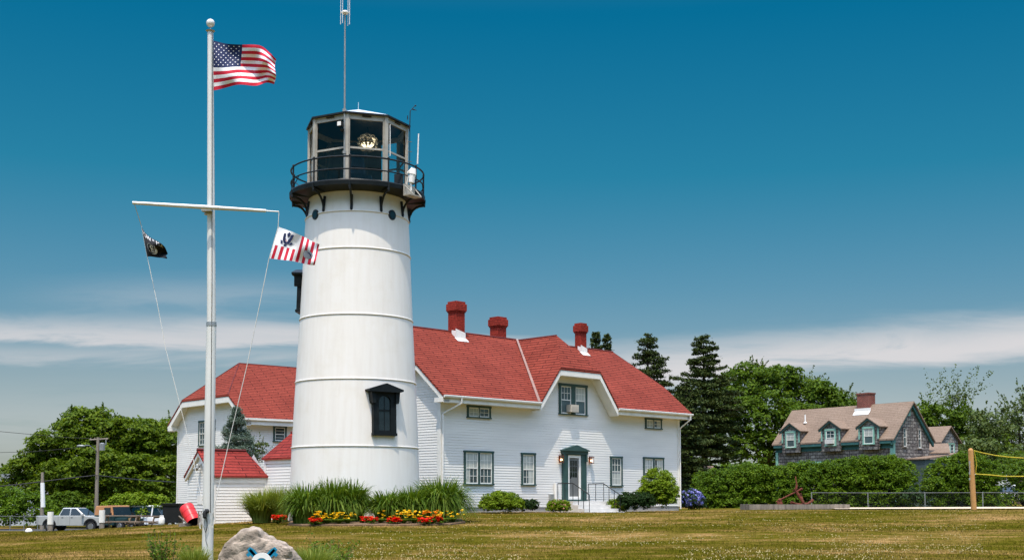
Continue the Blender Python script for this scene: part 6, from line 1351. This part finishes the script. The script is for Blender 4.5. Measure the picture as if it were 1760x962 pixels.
# ------------------------------------------------------------------ chain link fences
M['link'] = None
def linkmat():
    m, t, b = newmat('chain_link'); lk = t.links.new; uv = nn(t, 'ShaderNodeTexCoord'); sx = nn(t, 'ShaderNodeSeparateXYZ'); lk(uv.outputs['Object'], sx.inputs[0])
    return m
def fence(name, label, pts, D0, D1, h, post, n):
    P0 = P(pts[0], HZ, D0); P1 = P(pts[1], HZ, D1); r = thing(name, label, 'fence', (P0.x, P0.y, G(P0.x, P0.y))); o3 = Vector(r.location)
    def at(t, z_): x = P0.x+(P1.x-P0.x)*t; y = P0.y+(P1.y-P0.y)*t; return Vector((x, y, G(x, y)+z_))-o3
    b = MB(); b.path([at(k/n, h) for k in range(n+1)], .025, 6); b.build('top_rail', M['wiregrey'], r)
    for k in range(n+1): b = MB(); b.tube(at(k/n, -.1), at(k/n, h+.04), .028, .028, 6); b.build('post', M['galv'], r)
    # woven wire: diagonals
    V = []; L_ = (P1-P0).length; st = .11; k = -h
    m_ = int((L_+h)/st)
    for i in range(m_):
        x0 = -h+i*st
        for sgn in (1, -1):
            a, c = (x0, x0+h); z0_, z1_ = (0.03, h) if sgn > 0 else (h, .03)
            if a < 0: z0_ = z0_+(z1_-z0_)*(-a)/h; a = 0
            if c > L_: z1_ = z0_+(z1_-z0_)*(L_-a)/(c-a) if c > a else z1_; c = L_
            if c <= a: continue
            p = at(a/L_, z0_); q_ = at(c/L_, z1_); w = .0010; V += [p+Vector((0, 0, w)), q_+Vector((0, 0, w)), q_-Vector((0, 0, w)), p-Vector((0, 0, w))]
    V = np.array([tuple(v) for v in V]); raw('wire_mesh', V, np.arange(len(V)).reshape(-1, 4), M['wiregrey'], r)
fence('chain_link_fence', 'chain link fence in front of the hedge at right', (1395, 1790), 73, 71, .86, 1, 4)
fence('chain_link_fence', 'low chain link fence at the far left beside the thicket', (-30, 66), 88, 90, 1.05, 1, 4)

# ------------------------------------------------------------------ anchor display
AD = 66.0; x, y, z0 = gp(1362, AD); r = thing('raised_bed', 'long low weathered timber raised bed in front of the hedge', 'planter', (x, AD, z0))
tz = P(1362, 866, 64.6).z-z0; x0 = P(1279, HZ, AD).x-x; x1 = P(1448, HZ, AD).x-x
for k, (a_, c_) in enumerate(((x0, x0+1.25), (x0+1.254, x1-1.9), (x1-1.896, x1))):
    for j in range(2): b = MB(); b.box(a_, c_, -1.4, -1.22, -.15+(tz+.15)*j/2+.002, -.15+(tz+.15)*(j+1)/2-.002); b.build('timber', M['woodgrey'], r)
for xx in (x0, x1-.18): b = MB(); b.box(xx, xx+.18, -1.218, 1.2, -.15, tz-.004); b.build('timber', M['woodgrey'], r)
b = MB(); b.box(x0+.182, x1-.182, -1.217, 1.2, -.1, tz-.05); b.build('soil', M['soil'], r)
ax_, ay_, az_ = x, AD, z0+tz-.05
r = thing('ship_anchor', 'rusty old ship anchor leaning upright on the timber bed', 'anchor', (ax_, ay_, az_)); q = lambda px, py, dy=0: Vector((P(px, py, AD+dy).x-ax_, dy, P(px, py, AD+dy).z-az_))
b = MB(); b.tube(q(1381, 864), q(1368, 843, .1), .085, .07, 8); b.tube(q(1368, 843, .1), q(1369.5, 833, .15), .06, .06, 8); b.tube(q(1369.5, 833, .15), q(1367, 818, .2), .04, .03, 6); b.build('shank', M['rust'], r)
b = MB(); b.tube(q(1380, 864, .2), q(1376, 847, .4), .07, .05, 8); b.build('stay', M['rust'], r)
b = MB(); pts = [q(1360, 862.5, -.5), q(1368, 865.5, -.25), q(1378, 866.5, 0), q(1388, 865, .25), q(1394, 861.5, .4), q(1396, 859.5, .5)]; b.path(pts, .065, 8); b.prism([pts[0]+Vector((0, 0, .03)), pts[0]+Vector((.28, 0, -.1)), pts[0]+Vector((.1, .12, -.12))], (0, -.05, 0)); b.sphere(pts[-1], .09, 8); b.build('arms', M['rust'], r)
b = MB(); b.tube(q(1339, 859, -.2), q(1377, 840, .2), .035, .05, 8); b.sphere(q(1377.5, 840, .2), .08, 8); b.tube(q(1362, 843, 0), q(1370, 836, 0), .02, .02, 6); b.build('stock', M['rust'], r)
r = thing('rusty_windlass', 'small orange rusty iron block left of the anchor', 'iron block', tuple(Vector((ax_, ay_, az_))+q(1340, 865, -.1)))
b = MB(); b.tube((0, 0, -.05), (0, 0, .12), .17, .14, 12); b.build('base', M['rust'], r); b = MB(); b.sphere((.02, 0, .17), .12, 10); b.tube((-.2, 0, .1), (.14, 0, .2), .03, .03, 6); b.build('head', M['rust'], r)

# ------------------------------------------------------------------ volleyball post and net lines
VD = 58.0; v0 = P(1674, 871, VD); gz = G(v0.x, VD); r = thing('volleyball_post', 'leaning orange brown timber volleyball post in the sand', 'post', (v0.x, VD, gz)); vt = P(1668, 766, VD)-v0
b = MB(); d = vt; b.tube((0, 0, -.2), (d.x*.97, 0, d.z*.975), .128, .118, 16); b.tube((d.x*.97, 0, d.z*.975), (d.x, 0, d.z+.02), .118, .06, 16); b.build('post', M['postwood'], r, smooth=True, auto=.5)
b = MB(); 
for py in (789, 808, 818): c = P(1669, py, VD-.14)-v0; b.box(-.10, -.04, -.02, .02, -.05, .05, 0, Matrix.Translation(c))
c = P(1668, 800, VD-.15)-v0; b.tube(c+Vector((-.03, 0, -.28)), c+Vector((-.03, 0, .28)), .022, .022, 6); b.build('net_winch', M['metal'], r)
n0 = P(1674, 774, VD); r = thing('volleyball_net', 'yellow edged volleyball net stretching right from the timber post', 'net', tuple(n0))
def q(px, py): t = (px-1674)/90; return P(px, py, VD+1.2*t)-n0
b = MB(); b.path([q(1674, 774), q(1690, 778), (q(1710, 782)), q(1735, 785), q(1765, 787), q(1830, 790)], .022, 6); b.build('top_cord', M['yrope'], r)
b = MB(); b.path([q(1677, 814), q(1700, 815.5), q(1725, 818), q(1765, 818), q(1830, 819)], .024, 6); b.build('bottom_cord', M['yrope'], r)
b = MB(); b.path([q(1674.5, 775), q(1677, 788), q(1678.5, 797), q(1677.5, 806), q(1677, 814)], .014, 6); b.build('side_cord', M['yrope'], r)
b = MB(); b.path([q(1677, 814), P(1673, 816, VD)-n0], .012, 5); b.build('tie_cord', M['rope'], r)
x, y, z0 = gp(1728, 90); r = thing('sign_post', 'thin grey post with a flat white top behind the fence at right', 'post', (x, y, z0)); b = MB(); h = P(1728, 791, 90).z-z0; b.tube((0, 0, 0), (0, 0, h), .04, .03, 6); b.build('post', M['galv'], r); b = MB(); b.box(-.25, .25, -.1, .1, h, h+.05); b.build('flat_top', M['galv'], r)
